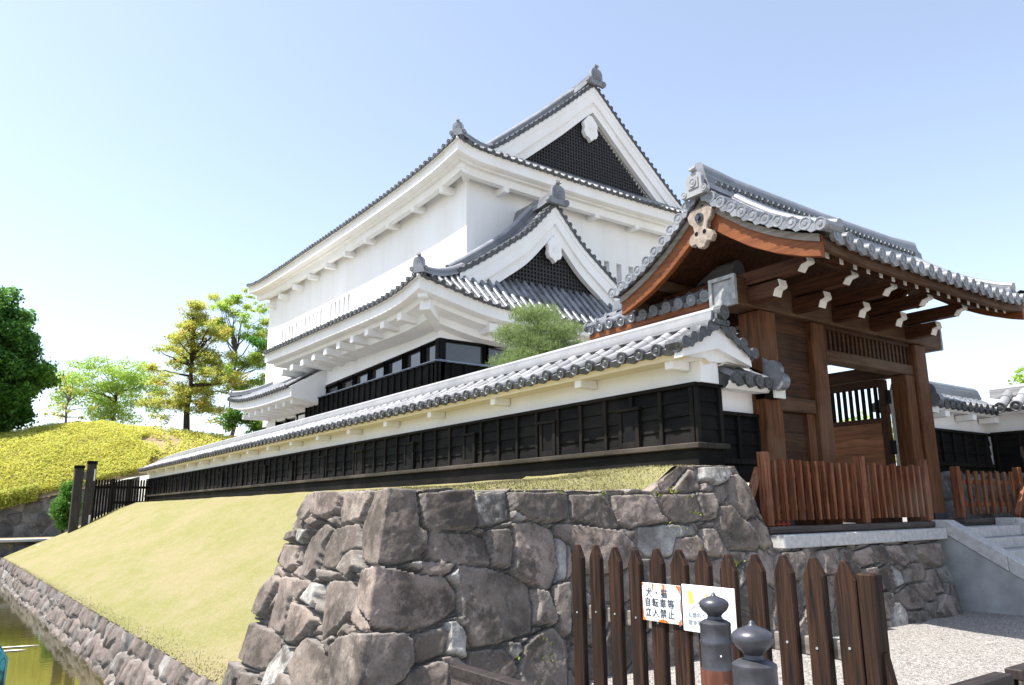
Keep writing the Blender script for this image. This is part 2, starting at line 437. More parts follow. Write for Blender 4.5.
def oni(mb, p, face, s, horn=True):
    """ridge end tile: shouldered plate with scrolls, boss and a round tile pointing out at the top"""
    p, f = V(p), V(face); f.z = 0; f.normalize(); a = V((f.y, -f.x, 0)); u = V((0, 0, 1))
    half = [(0.50, -0.22), (0.58, -0.12), (0.50, 0.00), (0.36, 0.06), (0.34, 0.42), (0.26, 0.56), (0.12, 0.62)]
    out = half + [(-x, y) for x, y in reversed(half)]
    mb.prism([p + a * x * s + u * y * s + f * 0.0 for x, y in out], f * 0.16 * s)
    inn = [(0.22, 0.04), (0.22, 0.40), (0.12, 0.48), (-0.12, 0.48), (-0.22, 0.40), (-0.22, 0.04)]
    mb.prism([p + a * x * s + u * y * s + f * 0.16 * s for x, y in inn], f * 0.035 * s)
    mb.disc(p + u * 0.25 * s + f * 0.225 * s, f, 0.15 * s, 0.05 * s, 12)
    for sg in (-1, 1): mb.disc(p + a * sg * 0.44 * s + u * -0.06 * s + f * 0.19 * s, f, 0.12 * s, 0.05 * s, 10)
    if horn:
        d = (f * 0.75 + u * 0.66).normalized()
        mb.tube([p + u * 0.55 * s - f * 0.1 * s, p + u * 0.62 * s + d * 0.22 * s], 0.10 * s, 10)
        mb.disc(p + u * 0.62 * s + d * 0.26 * s, d, 0.135 * s, 0.06 * s, 12)
def band(mb, path_top, path_bot, off):
    """solid curved board between two polylines, thickness vector off"""
    n = len(path_top); off = V(off)
    top = [V(p) for p in path_top]; bot = [V(p) for p in path_bot]
    vs = top + bot + [p + off for p in top] + [p + off for p in bot]
    fs = []
    for i in range(n - 1):
        fs += [(i, i + 1, n + i + 1, n + i), (2 * n + i, 3 * n + i, 3 * n + i + 1, 2 * n + i + 1),
               (i, 2 * n + i, 2 * n + i + 1, i + 1), (n + i, n + i + 1, 3 * n + i + 1, 3 * n + i)]
    fs += [(0, n, 3 * n, 2 * n), (n - 1, 3 * n - 1, 4 * n - 1, 2 * n - 1)]
    mb.add(vs, fs)

# ------------------------------------------------------------------ the keep
keep = thing('castle_keep', 'large white plastered castle turret with two tiers of grey tiled gabled roofs', 'castle', (20, 30, -0.35))

def bisect(fn, a, b):
    for _ in range(30):
        m = (a + b) / 2
        if fn(m) > 0: b = m
        else: a = m
    return (a + b) / 2
def irimoya(x0, xc, y0, y1, yv, yg, tabL, tabF, f, g, zL, zF, left_stop, wall_y, depth, tri, oni_s, rp, soff, gegyo, pitch=0.36):
    """hip-and-gable roof, gable facing -y. left_stop(y): how far up the left slope the tiles run"""
    x1 = 2 * xc - x0; S = xc - x0
    fade = lambda s: max(0.0, 1 - s / 2.6) ** 2
    zl = lambda y, s: zL + (smooth_tab(tabL, y) - zL) * fade(s) + smooth_tab(f, s)
    zf = lambda x, s: zF + (smooth_tab(tabF, x) - zF) * fade(s) + smooth_tab(g, s)
    PL = lambda y, s: V((x0 + s, y, zl(y, s)))
    PR = lambda y, s: V((x1 - s, y, zl(y, s)))
    PF = lambda x, s: V((x, y0 + s, zf(x, s)))
    run = yg - y0
    s_hip = bisect(lambda s: zL + smooth_tab(f, s) - (zF + smooth_tab(g, run)), 0, S)
    def lmax(y):
        if y >= yv: return left_stop(y)
        q = y - y0
        return s_hip * (q / run) if q > 0 else 0.0
    def fmax(x):
        q = min(x - x0, x1 - x)
        return min(run + 0.05, run * q / s_hip) if q > 0 else 0.0
    m = MB(); eL, eR, eF, eV1, eV2 = MB(), MB(), MB(), MB(), MB()
    ys = [y0 + pitch * (i + 0.6) for i in range(int((y1 - y0) / pitch))]
    tile_rows(m, PL, ys, lambda u: 0.0, lmax, 0.085, 0.5, end_mb=eL, nd=10)
    tile_rows(m, PR, ys, lambda u: 0.0, lmax, 0.085, 0.5, end_mb=eR, relief=False, nd=8)
    xs = [x0 + pitch * (i + 0.6) for i in range(int((x1 - x0) / pitch))]
    tile_rows(m, PF, xs, lambda u: 0.0, fmax, 0.085, 0.4, end_mb=eF, nd=10)
    # gable verge
    ss = [s_hip * 0.85 + (S - s_hip * 0.85) * i / 16 for i in range(17)]
    pl = [V((x0 + s, yv, zL + smooth_tab(f, s) + 0.03)) for s in ss]; pr = [V((x1 - (p.x - x0), p.y, p.z)) for p in pl]
    verge_row(eV1, pl, (0, -1, 0), 0.088, 0.33); verge_row(eV2, pr, (0, -1, 0), 0.088, 0.33)
    roof = m.build('tile_roof', 'tile', keep, smooth=40)
    for q in (eL, eR, eF): q.build('eave_tiles', 'tile_end', roof, smooth=40)
    for q in (eV1, eV2): q.build('verge_tiles', 'tile_end', roof, smooth=40)
    # ridges
    m = MB()
    zr = zL + smooth_tab(f, S)
    ridge(m, [(xc, yv - 0.02, zr + 0.10), (xc, yv + 0.6, zr + 0.02), (xc, yv + 1.6, zr - 0.02), (xc, wall_y, zr - 0.02)], 0.62, rp, 3)
    for sg in (0, 1):
        h = [PL(y0 + run * t, s_hip * t) for t in (0.03, 0.2, 0.4, 0.6, 0.8, 0.98)]
        h = [p + V((0, 0, 0.02)) for p in h]
        if sg: h = [V((x1 - (p.x - x0), p.y, p.z)) for p in h]
        ridge(m, h, 0.40, 0.30, 2)
        # ridge coming down the verge from the main ridge
        k = [V((x0 + s, yv + 1.25, zL + smooth_tab(f, s) + 0.06)) for s in [s_hip + (S - s_hip) * t / 8 for t in range(9)]]
        if sg: k = [V((x1 - (p.x - x0), p.y, p.z)) for p in k]
        fr = []
        for i, p in enumerate(k):
            d = (k[min(i + 1, 8)] - k[max(i - 1, 0)]).normalized(); fr.append((p, V((0, 1, 0)), V((0, 1, 0)).cross(d) if d.x < 0 else d.cross(V((0, 1, 0)))))
        fr = [(p, A, B if B.z > 0 else -B) for p, A, B in fr]
        m.sweep(ridge_prof(0.46, 0.40, 3), fr)
    m.build('ridge', 'tile_gate', roof, smooth=40)
    m = MB(); oni(m, (xc, yv - 0.05, zr + 0.16), (0, -1, 0), oni_s); m.build('ridge_end_tile', 'tile', roof, smooth=40)
    for sg, px in ((-1, x0), (1, x1)):
        m = MB(); z = smooth_tab(tabF, px)
        oni(m, (px - sg * 0.18, y0 + 0.16, z + 0.22), (sg * 0.75, -0.66, 0), oni_s * 0.62); m.build('hip_end_tile', 'tile', roof, smooth=40)
    # bargeboards, panel, pendant
    top = [p + V((0, 0.06, -0.06)) for p in pl] + [p + V((0, 0.06, -0.06)) for p in reversed(pr)][1:]
    m = MB()
    band(m, top, [p - V((0, 0, depth * 0.62)) for p in top], (0, 0.16, 0))
    t2 = [p + V((0, 0.10, -depth * 0.5)) for p in top]
    band(m, t2, [p - V((0, 0, depth * 0.5)) for p in t2], (0, 0.22, 0))
    t3 = [p + V((0, -0.03, 0)) for p in top]
    band(m, t3, [p - V((0, 0, depth * 0.2)) for p in t3], (0, 0.10, 0))
    m.build('bargeboard', 'plaster', roof, smooth=30)
    (ax, az), (bx, bz), (cx, cz) = tri
    m = MB(); m.prism([(bx - 2.4, yg + 0.1, bz - 1.2), (cx + 2.4, yg + 0.1, cz - 1.2), (ax, yg + 0.1, az + 0.7)], (0, 0.3, 0)); m.build('gable_wall', 'plaster', roof)
    m = MB(); m.prism([(bx - 0.8, yg + 0.02, bz - 0.25), (cx + 0.8, yg + 0.02, cz - 0.25), (ax, yg + 0.02, az + 0.35)], (0, 0.07, 0))
    gp = m.build('gable_panel', 'lattice', roof)
    m = MB(); st = 0.155
    inside = lambda x, z: bz - 0.1 < z < az + (0.0) - abs(x - ax) * (az - bz) / ((cx - bx) / 2) + 0.25
    nx = int((cx - bx + 1.6) / st)
    for i in range(nx):
        x = bx - 0.8 + i * st
        zt = az - abs(x - ax) * (az - bz) / ((cx - bx) / 2) + 0.28
        if zt > bz: m.box(x - 0.022, x + 0.022, yg - 0.04, yg + 0.02, bz - 0.2, zt)
    z = bz
    while z < az:
        hw = (az - z) / (az - bz) * (cx - bx) / 2 + 0.3
        m.box(ax - hw, ax + hw, yg - 0.03, yg + 0.02, z - 0.022, z + 0.022); z += st
    m.build('gable_lattice', mat_simple('lattice_bars', (0.045, 0.045, 0.048), 0.6, 0.3), roof)
    m = MB(); gx, gz, gs = gegyo
    half = [(0.46, 0.0), (0.40, -0.28), (0.46, -0.50), (0.34, -0.74), (0.14, -0.80), (0.0, -0.98)]
    out = [(0.1, 0.42)] + half + [(-a, b) for a, b in reversed(half[:-1])] + [(-0.1, 0.42)]
    m.prism([(gx + a * gs, yv + 0.09, gz + b * gs) for a, b in out], (0, 0.2, 0))
    m.disc((gx, yv + 0.07, gz - 0.22 * gs), (0, -1, 0), 0.20 * gs, 0.05, 12)
    m.disc((gx, yv + 0.04, gz - 0.22 * gs), (0, -1, 0), 0.08 * gs, 0.05, 8, False)
    m.build('gable_pendant', 'plaster', roof, smooth=30)
    # plastered eaves
    m = MB()
    prof = soff
    for side in range(3):
        rows = []
        n = 40
        for i in range(n + 1):
            t = i / n; row = []
            for d, dz in prof:
                if side == 0: y = y0 + d + (y1 - y0 - 2 * d) * t; p = V((x0 + d, y, smooth_tab(tabL, y) + dz))
                elif side == 1: x = x0 + d + (x1 - x0 - 2 * d) * t; p = V((x, y0 + d, smooth_tab(tabF, x) + dz))
                else: y = y0 + d + (y1 - y0 - 2 * d) * t; p = V((x1 - d, y, smooth_tab(tabL, y) + dz))
                row.append(p)
            rows.append(row)
        m.grid(rows)
    rows = []
    for i in range(11):
        t = i / 10; rows.append([V((x0 + d + (x1 - x0 - 2 * d) * t, y1 - d, smooth_tab(tabL, y1) + dz)) for d, dz in prof])
    m.grid(rows)
    m.build('plaster_eaves', 'plaster', roof, smooth=35)
    return roof, PL, PF, x1

SOFF = [(0.05, 0.0), (0.06, -0.07), (0.14, -0.08), (0.14, -0.46), (0.20, -0.50), (0.42, -0.52), (0.42, -0.58), (0.60, -0.60), (0.62, -0.90), (0.86, -0.92), (0.88, -0.62), (1.8, -0.40), (1.8, 0.1), (0.3, 0.05), (0.05, 0.0)]
UL = [(22.4, 13.66), (23.2, 13.56), (24.4, 13.44), (27, 13.35), (32, 13.36), (38, 13.50), (44, 13.68), (46.5, 13.86), (48.2, 14.15)]
UF = [(13.7, 13.66), (14.6, 13.44), (15.7, 13.37), (17.2, 13.33), (21, 13.27), (26, 13.30), (28, 13.42), (29.6, 13.66)]
UFP = [(0, 0), (1.1, 0.33), (2.1, 0.66), (3, 1.27), (4.3, 2.33), (6, 3.76), (7.5, 5.12), (7.95, 5.5)]
roofU, *_ = irimoya(13.7, 21.65, 22.4, 48.2, 23.4, 23.8, UL, UF, UFP, [(0, 0), (0.7, 0.48), (1.4, 1.0)], 13.37, 13.28, lambda y: 7.9, 46.6, 1.25,
                    ((21.5, 17.25), (17.75, 14.35), (24.45, 14.35)), 0.95, 0.62, SOFF, (21.45, 16.95, 0.9))
SOFL = [(0.05, 0.0), (0.06, -0.07), (0.14, -0.08), (0.15, -0.42), (0.22, -0.46), (0.46, -0.48), (0.50, -0.62), (0.95, -0.72), (1.0, -0.95), (1.25, -0.98), (1.68, -1.05), (1.68, 0.2), (0.3, 0.05), (0.05, 0.0)]
LL = [(20.3, 7.27), (20.8, 7.17), (21.5, 7.05), (22.9, 6.95), (25.3, 6.97), (28, 7.03), (31.5, 7.10), (35.4, 7.20)]
LF = [(11.0, 7.27), (11.65, 7.13), (12.6, 6.92), (13.75, 6.69), (15, 6.58), (17, 6.55), (20, 6.57), (22, 6.70), (23.2, 6.95), (23.9, 7.27)]
LFP = [(0, 0), (0.9, 0.32), (1.9, 0.79), (2.54, 1.15), (3.37, 1.7), (4.24, 2.32), (5.2, 3.05), (6.1, 4.0), (6.45, 4.38)]
roofL, *_ = irimoya(11.0, 17.45, 20.3, 35.4, 21.25, 21.75, LL, LF, LFP, [(0, 0), (0.75, 0.80), (1.6, 1.75)], 6.97, 6.56,
                    lambda y: 6.4 if y < 23.7 else 3.85, 23.7, 1.15,
                    ((17.35, 9.95), (15.15, 8.22), (19.6, 8.22)), 0.9, 0.55, SOFL, (17.45, 9.78, 0.74))

# upper walls with narrow slots
def slotted_wall(name, mat, parent, O, A, B, N, w, z0, z1, slots, depth=0.40):
    """wall in the plane O + A*a + z; slots: (a0, a1, b0, b1); N points out of the building"""
    O, A, N = V(O), V(A), V(N)
    ca = sorted({0.0, w} | {s[0] for s in slots} | {s[1] for s in slots}); cb = sorted({z0, z1} | {s[2] for s in slots} | {s[3] for s in slots})
    m = MB(); P = lambda a, b, d=0.0: O + A * a + V((0, 0, b)) - N * d
    for i in range(len(ca) - 1):
        for j in range(len(cb) - 1):
            a0, a1, b0, b1 = ca[i], ca[i + 1], cb[j], cb[j + 1]
            hole = any(s[0] <= (a0 + a1) / 2 <= s[1] and s[2] <= (b0 + b1) / 2 <= s[3] for s in slots)
            if not hole: m.quad(P(a0, b0), P(a1, b0), P(a1, b1), P(a0, b1))
            else:
                d = depth
                m.quad(P(a0, b0, d), P(a1, b0, d), P(a1, b1, d), P(a0, b1, d))
    for a0, a1, b0, b1 in slots:
        d = depth
        m.quad(P(a0, b0), P(a0, b1), P(a0, b1, d), P(a0, b0, d)); m.quad(P(a1, b0), P(a1, b0, d), P(a1, b1, d), P(a1, b1))
        m.quad(P(a0, b0), P(a0, b0, d), P(a1, b0, d), P(a1, b0)); m.quad(P(a0, b1), P(a1, b1), P(a1, b1, d), P(a0, b1, d))
    return m.build(name, mat, parent, recalc=False)
ls = []
for g0 in (34.4, 38.0, 41.7):
    for k in range(5): a = g0 + k * 0.56; ls.append((a - 23.6, a + 0.25 - 23.6, 9.3, 10.55))
slotted_wall('upper_side_wall', 'plaster', keep, (14.9, 23.6, 0), (0, 1, 0), None, (-1, 0, 0), 23.2, 5.0, 13.4, ls)
fs = [(x - 14.9, x + 0.30 - 14.9, 9.75, 10.62) for x in (22.05, 22.78, 23.52, 24.26)]
slotted_wall('upper_front_wall', 'plaster', keep, (14.9, 23.6, 0), (1, 0, 0), None, (0, -1, 0), 13.5, 5.0, 13.4, fs)
m = MB(); m.quad((28.4, 23.6, 5), (28.4, 46.8, 5), (28.4, 46.8, 13.4), (28.4, 23.6, 13.4)); m.quad((14.9, 46.8, 5), (28.4, 46.8, 5), (28.4, 46.8, 13.4), (14.9, 46.8, 13.4))
m.build('upper_back_wall', 'plaster', keep)
for y in [24.6 + 2.35 * i for i in range(10)]:
    m = MB(); m.box(14.32, 14.92, y - 0.13, y + 0.13, 12.28, 12.56); m.build('eave_bracket', 'plaster', keep, bevel=0.02)
for x in (16.4, 18.8, 21.2, 23.6, 26.0):
    m = MB(); m.box(x - 0.13, x + 0.13, 23.0, 23.62, 12.22, 12.50); m.build('eave_bracket', 'plaster', keep, bevel=0.02)
m = MB(); m.bar((14.35, 23.05, 12.95), (15.0, 23.7, 12.75), 0.30, 0.42); m.build('corner_beam', 'plaster', keep, bevel=0.02)

# lower walls: plaster, window strip, boarded skirt
zt = lambda y: 5.62 - 0.037 * (y - 21.7)
WX, WY, YE = 12.67, 21.7, 32.2
m = MB()
m.hexa([(WX, WY, zt(WY)), (23.0, WY, zt(WY)), (23.0, 35.2, zt(YE)), (WX, 35.2, zt(YE))], [(WX, WY, 6.6), (23.0, WY, 6.6), (23.0, 35.2, 6.75), (WX, 35.2, 6.75)])
m.box(WX + 0.05, 23.0, WY + 0.05, 35.15, -0.35, 4.7)
m.box(WX, WX + 0.6, YE + 0.05, 35.2, 4.6, 5.4)
m.build('lower_wall', 'plaster', keep)
m = MB(); m.box(WX + 0.35, 23.0, WY + 0.35, 35.0, 4.65, 5.7); m.build('window_recess', 'frame', keep)
wy = [21.7, 22.92, 24.28, 25.75, 27.15, 28.58, 30.05, 31.67]
def window(a, b, zb, za, zb2):
    """glazed bay between two posts; a,b plan points"""
    a, b = V((*a, 0)), V((*b, 0)); d = (b - a).normalized(); n = V((d.y, -d.x, 0))
    fr = MB(); q = 0.075
    P = lambda e, z, k: e + n * k + V((0, 0, z))
    def ringf(k): return [P(a - d * 0.06, zb, k), P(b + d * 0.06, zb, k), P(b + d * 0.06, zb2, k), P(a - d * 0.06, za, k)], [P(a + d * q, zb + 0.05, k), P(b - d * q, zb + 0.05, k), P(b - d * q, zb2 - 0.06, k), P(a + d * q, za - 0.06, k)]
    (o0, i0_), (o1, i1_) = ringf(-0.03), ringf(0.2)
    fr.add(o0 + i0_ + o1 + i1_, [f for k in range(4) for f in ((k, (k + 1) % 4, 4 + (k + 1) % 4, 4 + k), (8 + k, 12 + k, 12 + (k + 1) % 4, 8 + (k + 1) % 4), (k, 8 + k, 8 + (k + 1) % 4, (k + 1) % 4), (4 + k, 4 + (k + 1) % 4, 12 + (k + 1) % 4, 12 + k))])
    o = fr.build('window', 'frame', keep)
    g = MB(); i0, i1 = a + d * 0.09 + n * 0.12, b - d * 0.09 + n * 0.12
    g.hexa([i0 + V((0, 0, zb)), i1 + V((0, 0, zb)), i1 + V((0, 0, zb)) + n * 0.02, i0 + V((0, 0, zb)) + n * 0.02], [i0 + V((0, 0, za - 0.02)), i1 + V((0, 0, zb2 - 0.02)), i1 + V((0, 0, zb2 - 0.02)) + n * 0.02, i0 + V((0, 0, za - 0.02)) + n * 0.02])
    g.build('pane', 'glass', o)
for a, b in zip(wy, wy[1:]): window((WX, a), (WX, b), 4.78, zt(a), zt(b))
window((14.55, WY), (WX, WY), 4.78, zt(WY), zt(WY))
window((16.4, WY), (14.55, WY), 4.78, zt(WY), zt(WY))
window((18.2, WY), (16.4, WY), 4.78, zt(WY), zt(WY))
m = MB(); m.box(12.42, 12.72, 21.45, 33.1, 2.2, 4.76); m.box(12.42, 20.0, 21.45, 21.7, 2.2, 4.76)
for y in [21.46 + 0.5 * i for i in range(24)]: m.box(12.36, 12.42, y - 0.04, y + 0.04, 2.2, 4.76)
for x in [12.5 + 0.5 * i for i in range(15)]: m.box(x - 0.04, x + 0.04, 21.39, 21.45, 2.2, 4.76)
m.build('boarded_skirt', 'black', keep)
m = MB()
m.hexa([(12.28, 21.31, 4.76), (12.75, 21.31, 4.76), (12.75, 33.2, 4.76), (12.28, 33.2, 4.76)], [(12.30, 21.33, 4.80), (12.75, 21.7, 4.92), (12.75, 33.2, 4.92), (12.30, 33.2, 4.80)])
m.hexa([(12.75, 21.31, 4.76), (20.0, 21.31, 4.76), (20.0, 21.72, 4.76), (12.75, 21.72, 4.76)], [(12.75, 21.33, 4.80), (20.0, 21.33, 4.80), (20.0, 21.72, 4.92), (12.75, 21.72, 4.92)])
m.build('window_ledge', 'ledge', keep)
for i in range(10):
    y = 22.15 + 1.26 * i
    m = MB(); z = 6.24 - 0.016 * (y - 22); m.hexa([(11.35, y - 0.15, z - 0.10), (12.9, y - 0.15, z - 0.22), (12.9, y + 0.15, z - 0.22), (11.35, y + 0.15, z - 0.10)],
                                    [(11.35, y - 0.15, z + 0.16), (12.9, y - 0.15, z + 0.16), (12.9, y + 0.15, z + 0.16), (11.35, y + 0.15, z + 0.16)])
    m.build('eave_beam', 'plaster', keep, bevel=0.02)
for x in (14.15, 16.5, 18.9, 21.3):
    m = MB(); m.box(x - 0.17, x + 0.17, 20.65, 21.8, 5.80, 6.12); m.build('eave_beam', 'plaster', keep, bevel=0.02)
m = MB(); m.bar((11.55, 20.75, 6.42), (12.9, 21.95, 6.10), 0.36, 0.40); m.bar((11.35, 20.58, 6.75), (12.2, 21.4, 6.70), 0.30, 0.34); m.build('corner_beam', 'plaster', keep, bevel=0.02)

# lower wing roof at the far left
WT = [(27, 5.16), (34, 5.18), (37, 5.26), (39, 5.42), (40.6, 5.70)]
zw = lambda y, s: 5.18 + (smooth_tab(WT, y) - 5.18) * max(0, 1 - s / 2.2) ** 2 + 0.62 * s
m = MB(); e = MB()
tile_rows(m, lambda y, s: V((11.0 + s, y, zw(y, s))), [31.75 + 0.36 * i for i in range(25)], lambda u: 0.0, lambda u: min(2.4, (40.6 - u) * 1.0 + 0.02), 0.085, 0.5, end_mb=e, nd=8)
tile_rows(m, lambda x, s: V((x, 40.6 - s, zw(40.6, s) + (5.18 - 5.7) * max(0, 1 - max(0, 1 - (x - 11) / 2.5) ** 2) * max(0, 1 - s / 2.2) ** 2)), [11.2 + 0.36 * i for i in range(12)], lambda u: 0.0, lambda u: min(2.4, u - 11.0), 0.085, 0.5, end_mb=e, nd=8)
wr = m.build('wing_roof', 'tile', keep, smooth=40); e.build('eave_tiles', 'tile_end', wr, smooth=40)
m = MB(); ridge(m, [(11.1 + 2.2 * t, 40.5 - 2.2 * t, zw(40.6 - 2.2 * t, 2.2 * t) + 0.02 + 0.1 * (1 - t)) for t in (0, 0.25, 0.5, 0.75, 1)], 0.36, 0.28, 2); m.build('ridge', 'tile', wr, smooth=40)
m = MB(); oni(m, (11.2, 40.4, 5.85), (-0.7, 0.7, 0), 0.5); m.build('hip_end_tile', 'tile', wr, smooth=40)
m = MB(); rows = []
for i in range(31):
    y = 31.55 + 8.95 * i / 30; rows.append([V((11.0 + d, min(y, 40.6 - d), smooth_tab(WT, y) + dz)) for d, dz in [(0.05, -0.06), (0.14, -0.08), (0.15, -0.42), (0.3, -0.46), (0.7, -0.5), (1.68, -0.75)]])
m.grid(rows)
rows = [[V((11.0 + d + t * 5, 40.6 - d, 5.7 - 0.5 * min(1, t * 3) + dz)) for d, dz in [(0.05, -0.06), (0.14, -0.08), (0.15, -0.42), (0.3, -0.46), (0.7, -0.5), (1.68, -0.75)]] for t in (0, 0.1, 0.2, 0.35, 0.6, 1)]
m.grid(rows)
m.prism([(11.0 + d, 31.56, 5.16 + dz) for d, dz in [(0.05, -0.02), (0.14, -0.08), (0.15, -0.42), (0.3, -0.46), (0.7, -0.5), (1.68, -0.75), (1.68, 0.95)]], (0, -0.08, 0))
m.build('plaster_eaves', 'plaster', wr, smooth=35)
for i in range(8):
    y = 32.0 + 0.98 * i
    m = MB(); m.box(11.35, 12.8, y - 0.12, y + 0.12, 4.50, 4.74); m.build('eave_beam', 'plaster', wr, bevel=0.02)
m = MB(); m.box(12.72, 20, 33.2, 39.2, 2.0, 3.9); m.box(12.72, 20, 33.2, 39.2, 4.35, 7.0); m.box(12.68, 13.1, 37.9, 39.25, 2.0, 4.4); m.build('wing_wall', 'plaster', keep)
m = MB(); m.box(12.9, 19, 33.3, 38.9, 3.8, 4.4); wn_ = m.build('wing_window', 'glass', keep)
m = MB()
for y in (33.4, 34.9, 36.4, 37.9): m.box(12.7, 12.9, y - 0.1, y + 0.1, 3.8, 4.4)
m.build('window_post', 'frame', wn_)

# ------------------------------------------------------------------ long boundary wall
YW0, YW1, XW = 6.88, 43.0, 8.0
lw = thing('boundary_wall', 'long white plaster wall with black lower boards and tiled coping along the grass bank', 'wall', (8.2, 25, 0.5))
m = MB(); m.box(XW + 0.06, XW + 0.42, YW0 + 0.06, YW1, 0.45, 2.35); m.build('plaster_body', 'plaster', lw)
m = MB()
for k in range(4):                                           # lapped boards
    za, zb = 0.84 + 0.19 * k, 0.84 + 0.19 * (k + 1)
    for (a, b, c, d) in [((XW, YW0 - 0.0), (XW, YW1), (XW + 0.03, YW0), (XW + 0.03, YW1))]:
        m.hexa([(XW - 0.012, YW0, za), (XW + 0.05, YW0, za), (XW + 0.05, YW1, za), (XW - 0.012, YW1, za)], [(XW + 0.012, YW0, zb + 0.01), (XW + 0.05, YW0, zb + 0.01), (XW + 0.05, YW1, zb + 0.01), (XW + 0.012, YW1, zb + 0.01)])
        m.hexa([(XW, YW0 - 0.012, za), (XW + 0.5, YW0 - 0.012, za), (XW + 0.5, YW0 + 0.05, za), (XW, YW0 + 0.05, za)], [(XW, YW0 + 0.012, zb + 0.01), (XW + 0.5, YW0 + 0.012, zb + 0.01), (XW + 0.5, YW0 + 0.05, zb + 0.01), (XW, YW0 + 0.05, zb + 0.01)])
bd = m.build('black_boards', 'black', lw)
m = MB()
lhs = [8.11, 10.03, 12.46, 14.88, 17.44, 19.8, 22.2, 24.6, 27.0, 29.4, 31.8, 34.2, 36.6, 39.0, 41.2]
for i in range(63):
    y = 6.92 + 0.573 * i
    if y < YW1: m.box(XW - 0.045, XW + 0.01, y - 0.035, y + 0.035, 0.84, 1.60)
for x in (XW - 0.0, XW + 0.47): m.box(x - 0.03, x + 0.04, YW0 - 0.05, YW0 + 0.0, 0.84, 1.60)
m.build('batten', 'black_trim', lw, bevel=0.006)
m = MB(); m.box(XW - 0.06, XW + 0.1, YW0 - 0.065, YW1, 1.602, 1.655); m.box(XW + 0.1, XW + 0.54, YW0 - 0.065, YW0 + 0.1, 1.602, 1.655); m.build('top_rail', 'black_trim', lw, bevel=0.006)
m = MB(); m.box(XW - 0.10, XW + 0.1, YW0 - 0.10, YW1, 0.765, 0.84); m.box(XW + 0.1, XW + 0.56, YW0 - 0.10, YW0 + 0.1, 0.765, 0.84); m.build('sill_beam', 'sill', lw, bevel=0.01)
m = MB(); m.box(XW - 0.03, XW + 0.5, YW0 - 0.03, YW1, 0.40, 0.764); m.build('base_board', 'black', lw)
for y in lhs:
    m = MB(); a, b = y - 0.16, y + 0.16
    m.box(XW - 0.07, XW + 0.0, a - 0.05, a + 0.02, 0.845, 1.38); m.box(XW - 0.07, XW + 0.0, b - 0.02, b + 0.05, 0.845, 1.38)
    m.box(XW - 0.09, XW + 0.0, a - 0.08, b + 0.08, 1.385, 1.43); m.box(XW - 0.07, XW + 0.0, a + 0.02, b - 0.02, 0.845, 0.93)
    lo = m.build('loophole', 'black_trim', lw, bevel=0.005)
    m = MB(); m.box(XW - 0.05, XW - 0.0, a + 0.021, b - 0.021, 0.931, 1.384); m.build('opening_shade', 'frame', lo)  # black panel stands in for the shade inside the opening
i = 0
for y in [7.05, 8.95, 11.3, 13.6, 15.6, 17.6, 19.6, 21.6, 23.6, 25.6, 27.6, 29.6, 31.6, 33.6, 35.6, 37.6, 39.6, 41.6]:
    m = MB(); m.box(7.70, 8.05, y - 0.075, y + 0.075, 1.83, 1.965); m.build('eave_bracket', 'plaster', lw, bevel=0.012)
WE = 7.55
FZ = [(0, 0), (0.3, 0.145), (0.72, 0.39)]
zwl = lambda s: 2.07 + smooth_tab(FZ, s)
XR = WE + 0.72
hip = lambda u: min(0.70, max(0.0, (43.45 - u) * 0.35))
m = MB(); e = MB()
ys = [6.74 + 0.345 * i for i in range(107)]
tile_rows(m, lambda y, s: V((WE + s, y, zwl(s))), ys, lambda u: 0.0, hip, 0.078, 0.25, end_mb=e, nd=14)
tile_rows(m, lambda y, s: V((2 * XR - WE - s, y, zwl(s))), ys, lambda u: 0.0, hip, 0.088, 0.25, end_mb=e, relief=False, nd=8)
wt = m.build('coping_tiles', 'tile_pale', lw, smooth=40)
vp = [V((WE + s, 6.60, zwl(s))) for s in (0.02, 0.18, 0.36, 0.54, 0.72)]
vq = [V((2 * XR - p.x, p.y, p.z)) for p in vp]
verge_row(e, vp, (0, -1, 0), 0.075, 0.21, 0.30, nd=14); verge_row(e, vq, (0, -1, 0), 0.075, 0.24, 0.30, nd=14)
e.build('eave_tiles', 'tile_end', wt, smooth=40)
m = MB(); ridge(m, [(XR, 6.62, 2.46), (XR, 36, 2.45), (XR, 40.2, 2.40), (XR, 41.6, 2.34), (XR, 43.0, 2.12)], 0.32, 0.24, 2); m.build('ridge', 'tile_pale', wt, smooth=40)
m = MB(); oni(m, (XR, 6.60, 2.49), (0, -1, 0), 0.28, False); m.disc((XR, 6.50, 2.60), (0, -1, 0), 0.10, 0.2, 14); m.build('ridge_end_tile', 'tile_end', wt, smooth=40)
m = MB()
rows = [[V((WE + d, y, z)) for d, z in [(0.04, 2.055), (0.05, 2.00), (0.10, 1.99), (0.11, 1.94), (0.5, 1.965), (0.6, 1.90)]] for y in (6.70, 25, 43.3)]
m.grid(rows)
rows = [[V((2 * XR - WE - d, y, z)) for d, z in [(0.04, 2.055), (0.05, 2.00), (0.10, 1.99), (0.11, 1.94), (0.5, 1.965), (0.6, 1.90)]] for y in (6.70, 25, 43.3)]
m.grid(rows)
m.build('plaster_eaves', mat_plaster('cream_plaster', (0.78, 0.70, 0.55)), lw)
m = MB()
chev = [(WE - 0.0, 1.93), (WE + 0.02, 2.06), (XR, 2.46), (2 * XR - WE - 0.02, 2.06), (2 * XR - WE, 1.93), (XR + 0.26, 2.06), (XR + 0.12, 2.14), (XR, 2.10), (XR - 0.12, 2.14), (XR - 0.26, 2.06)]
m.prism([(x, 6.66, z) for x, z in chev[:3]] + [(XR, 6.66, 2.12), (XR - 0.26, 6.66, 2.05)], (0, 0.14, 0))
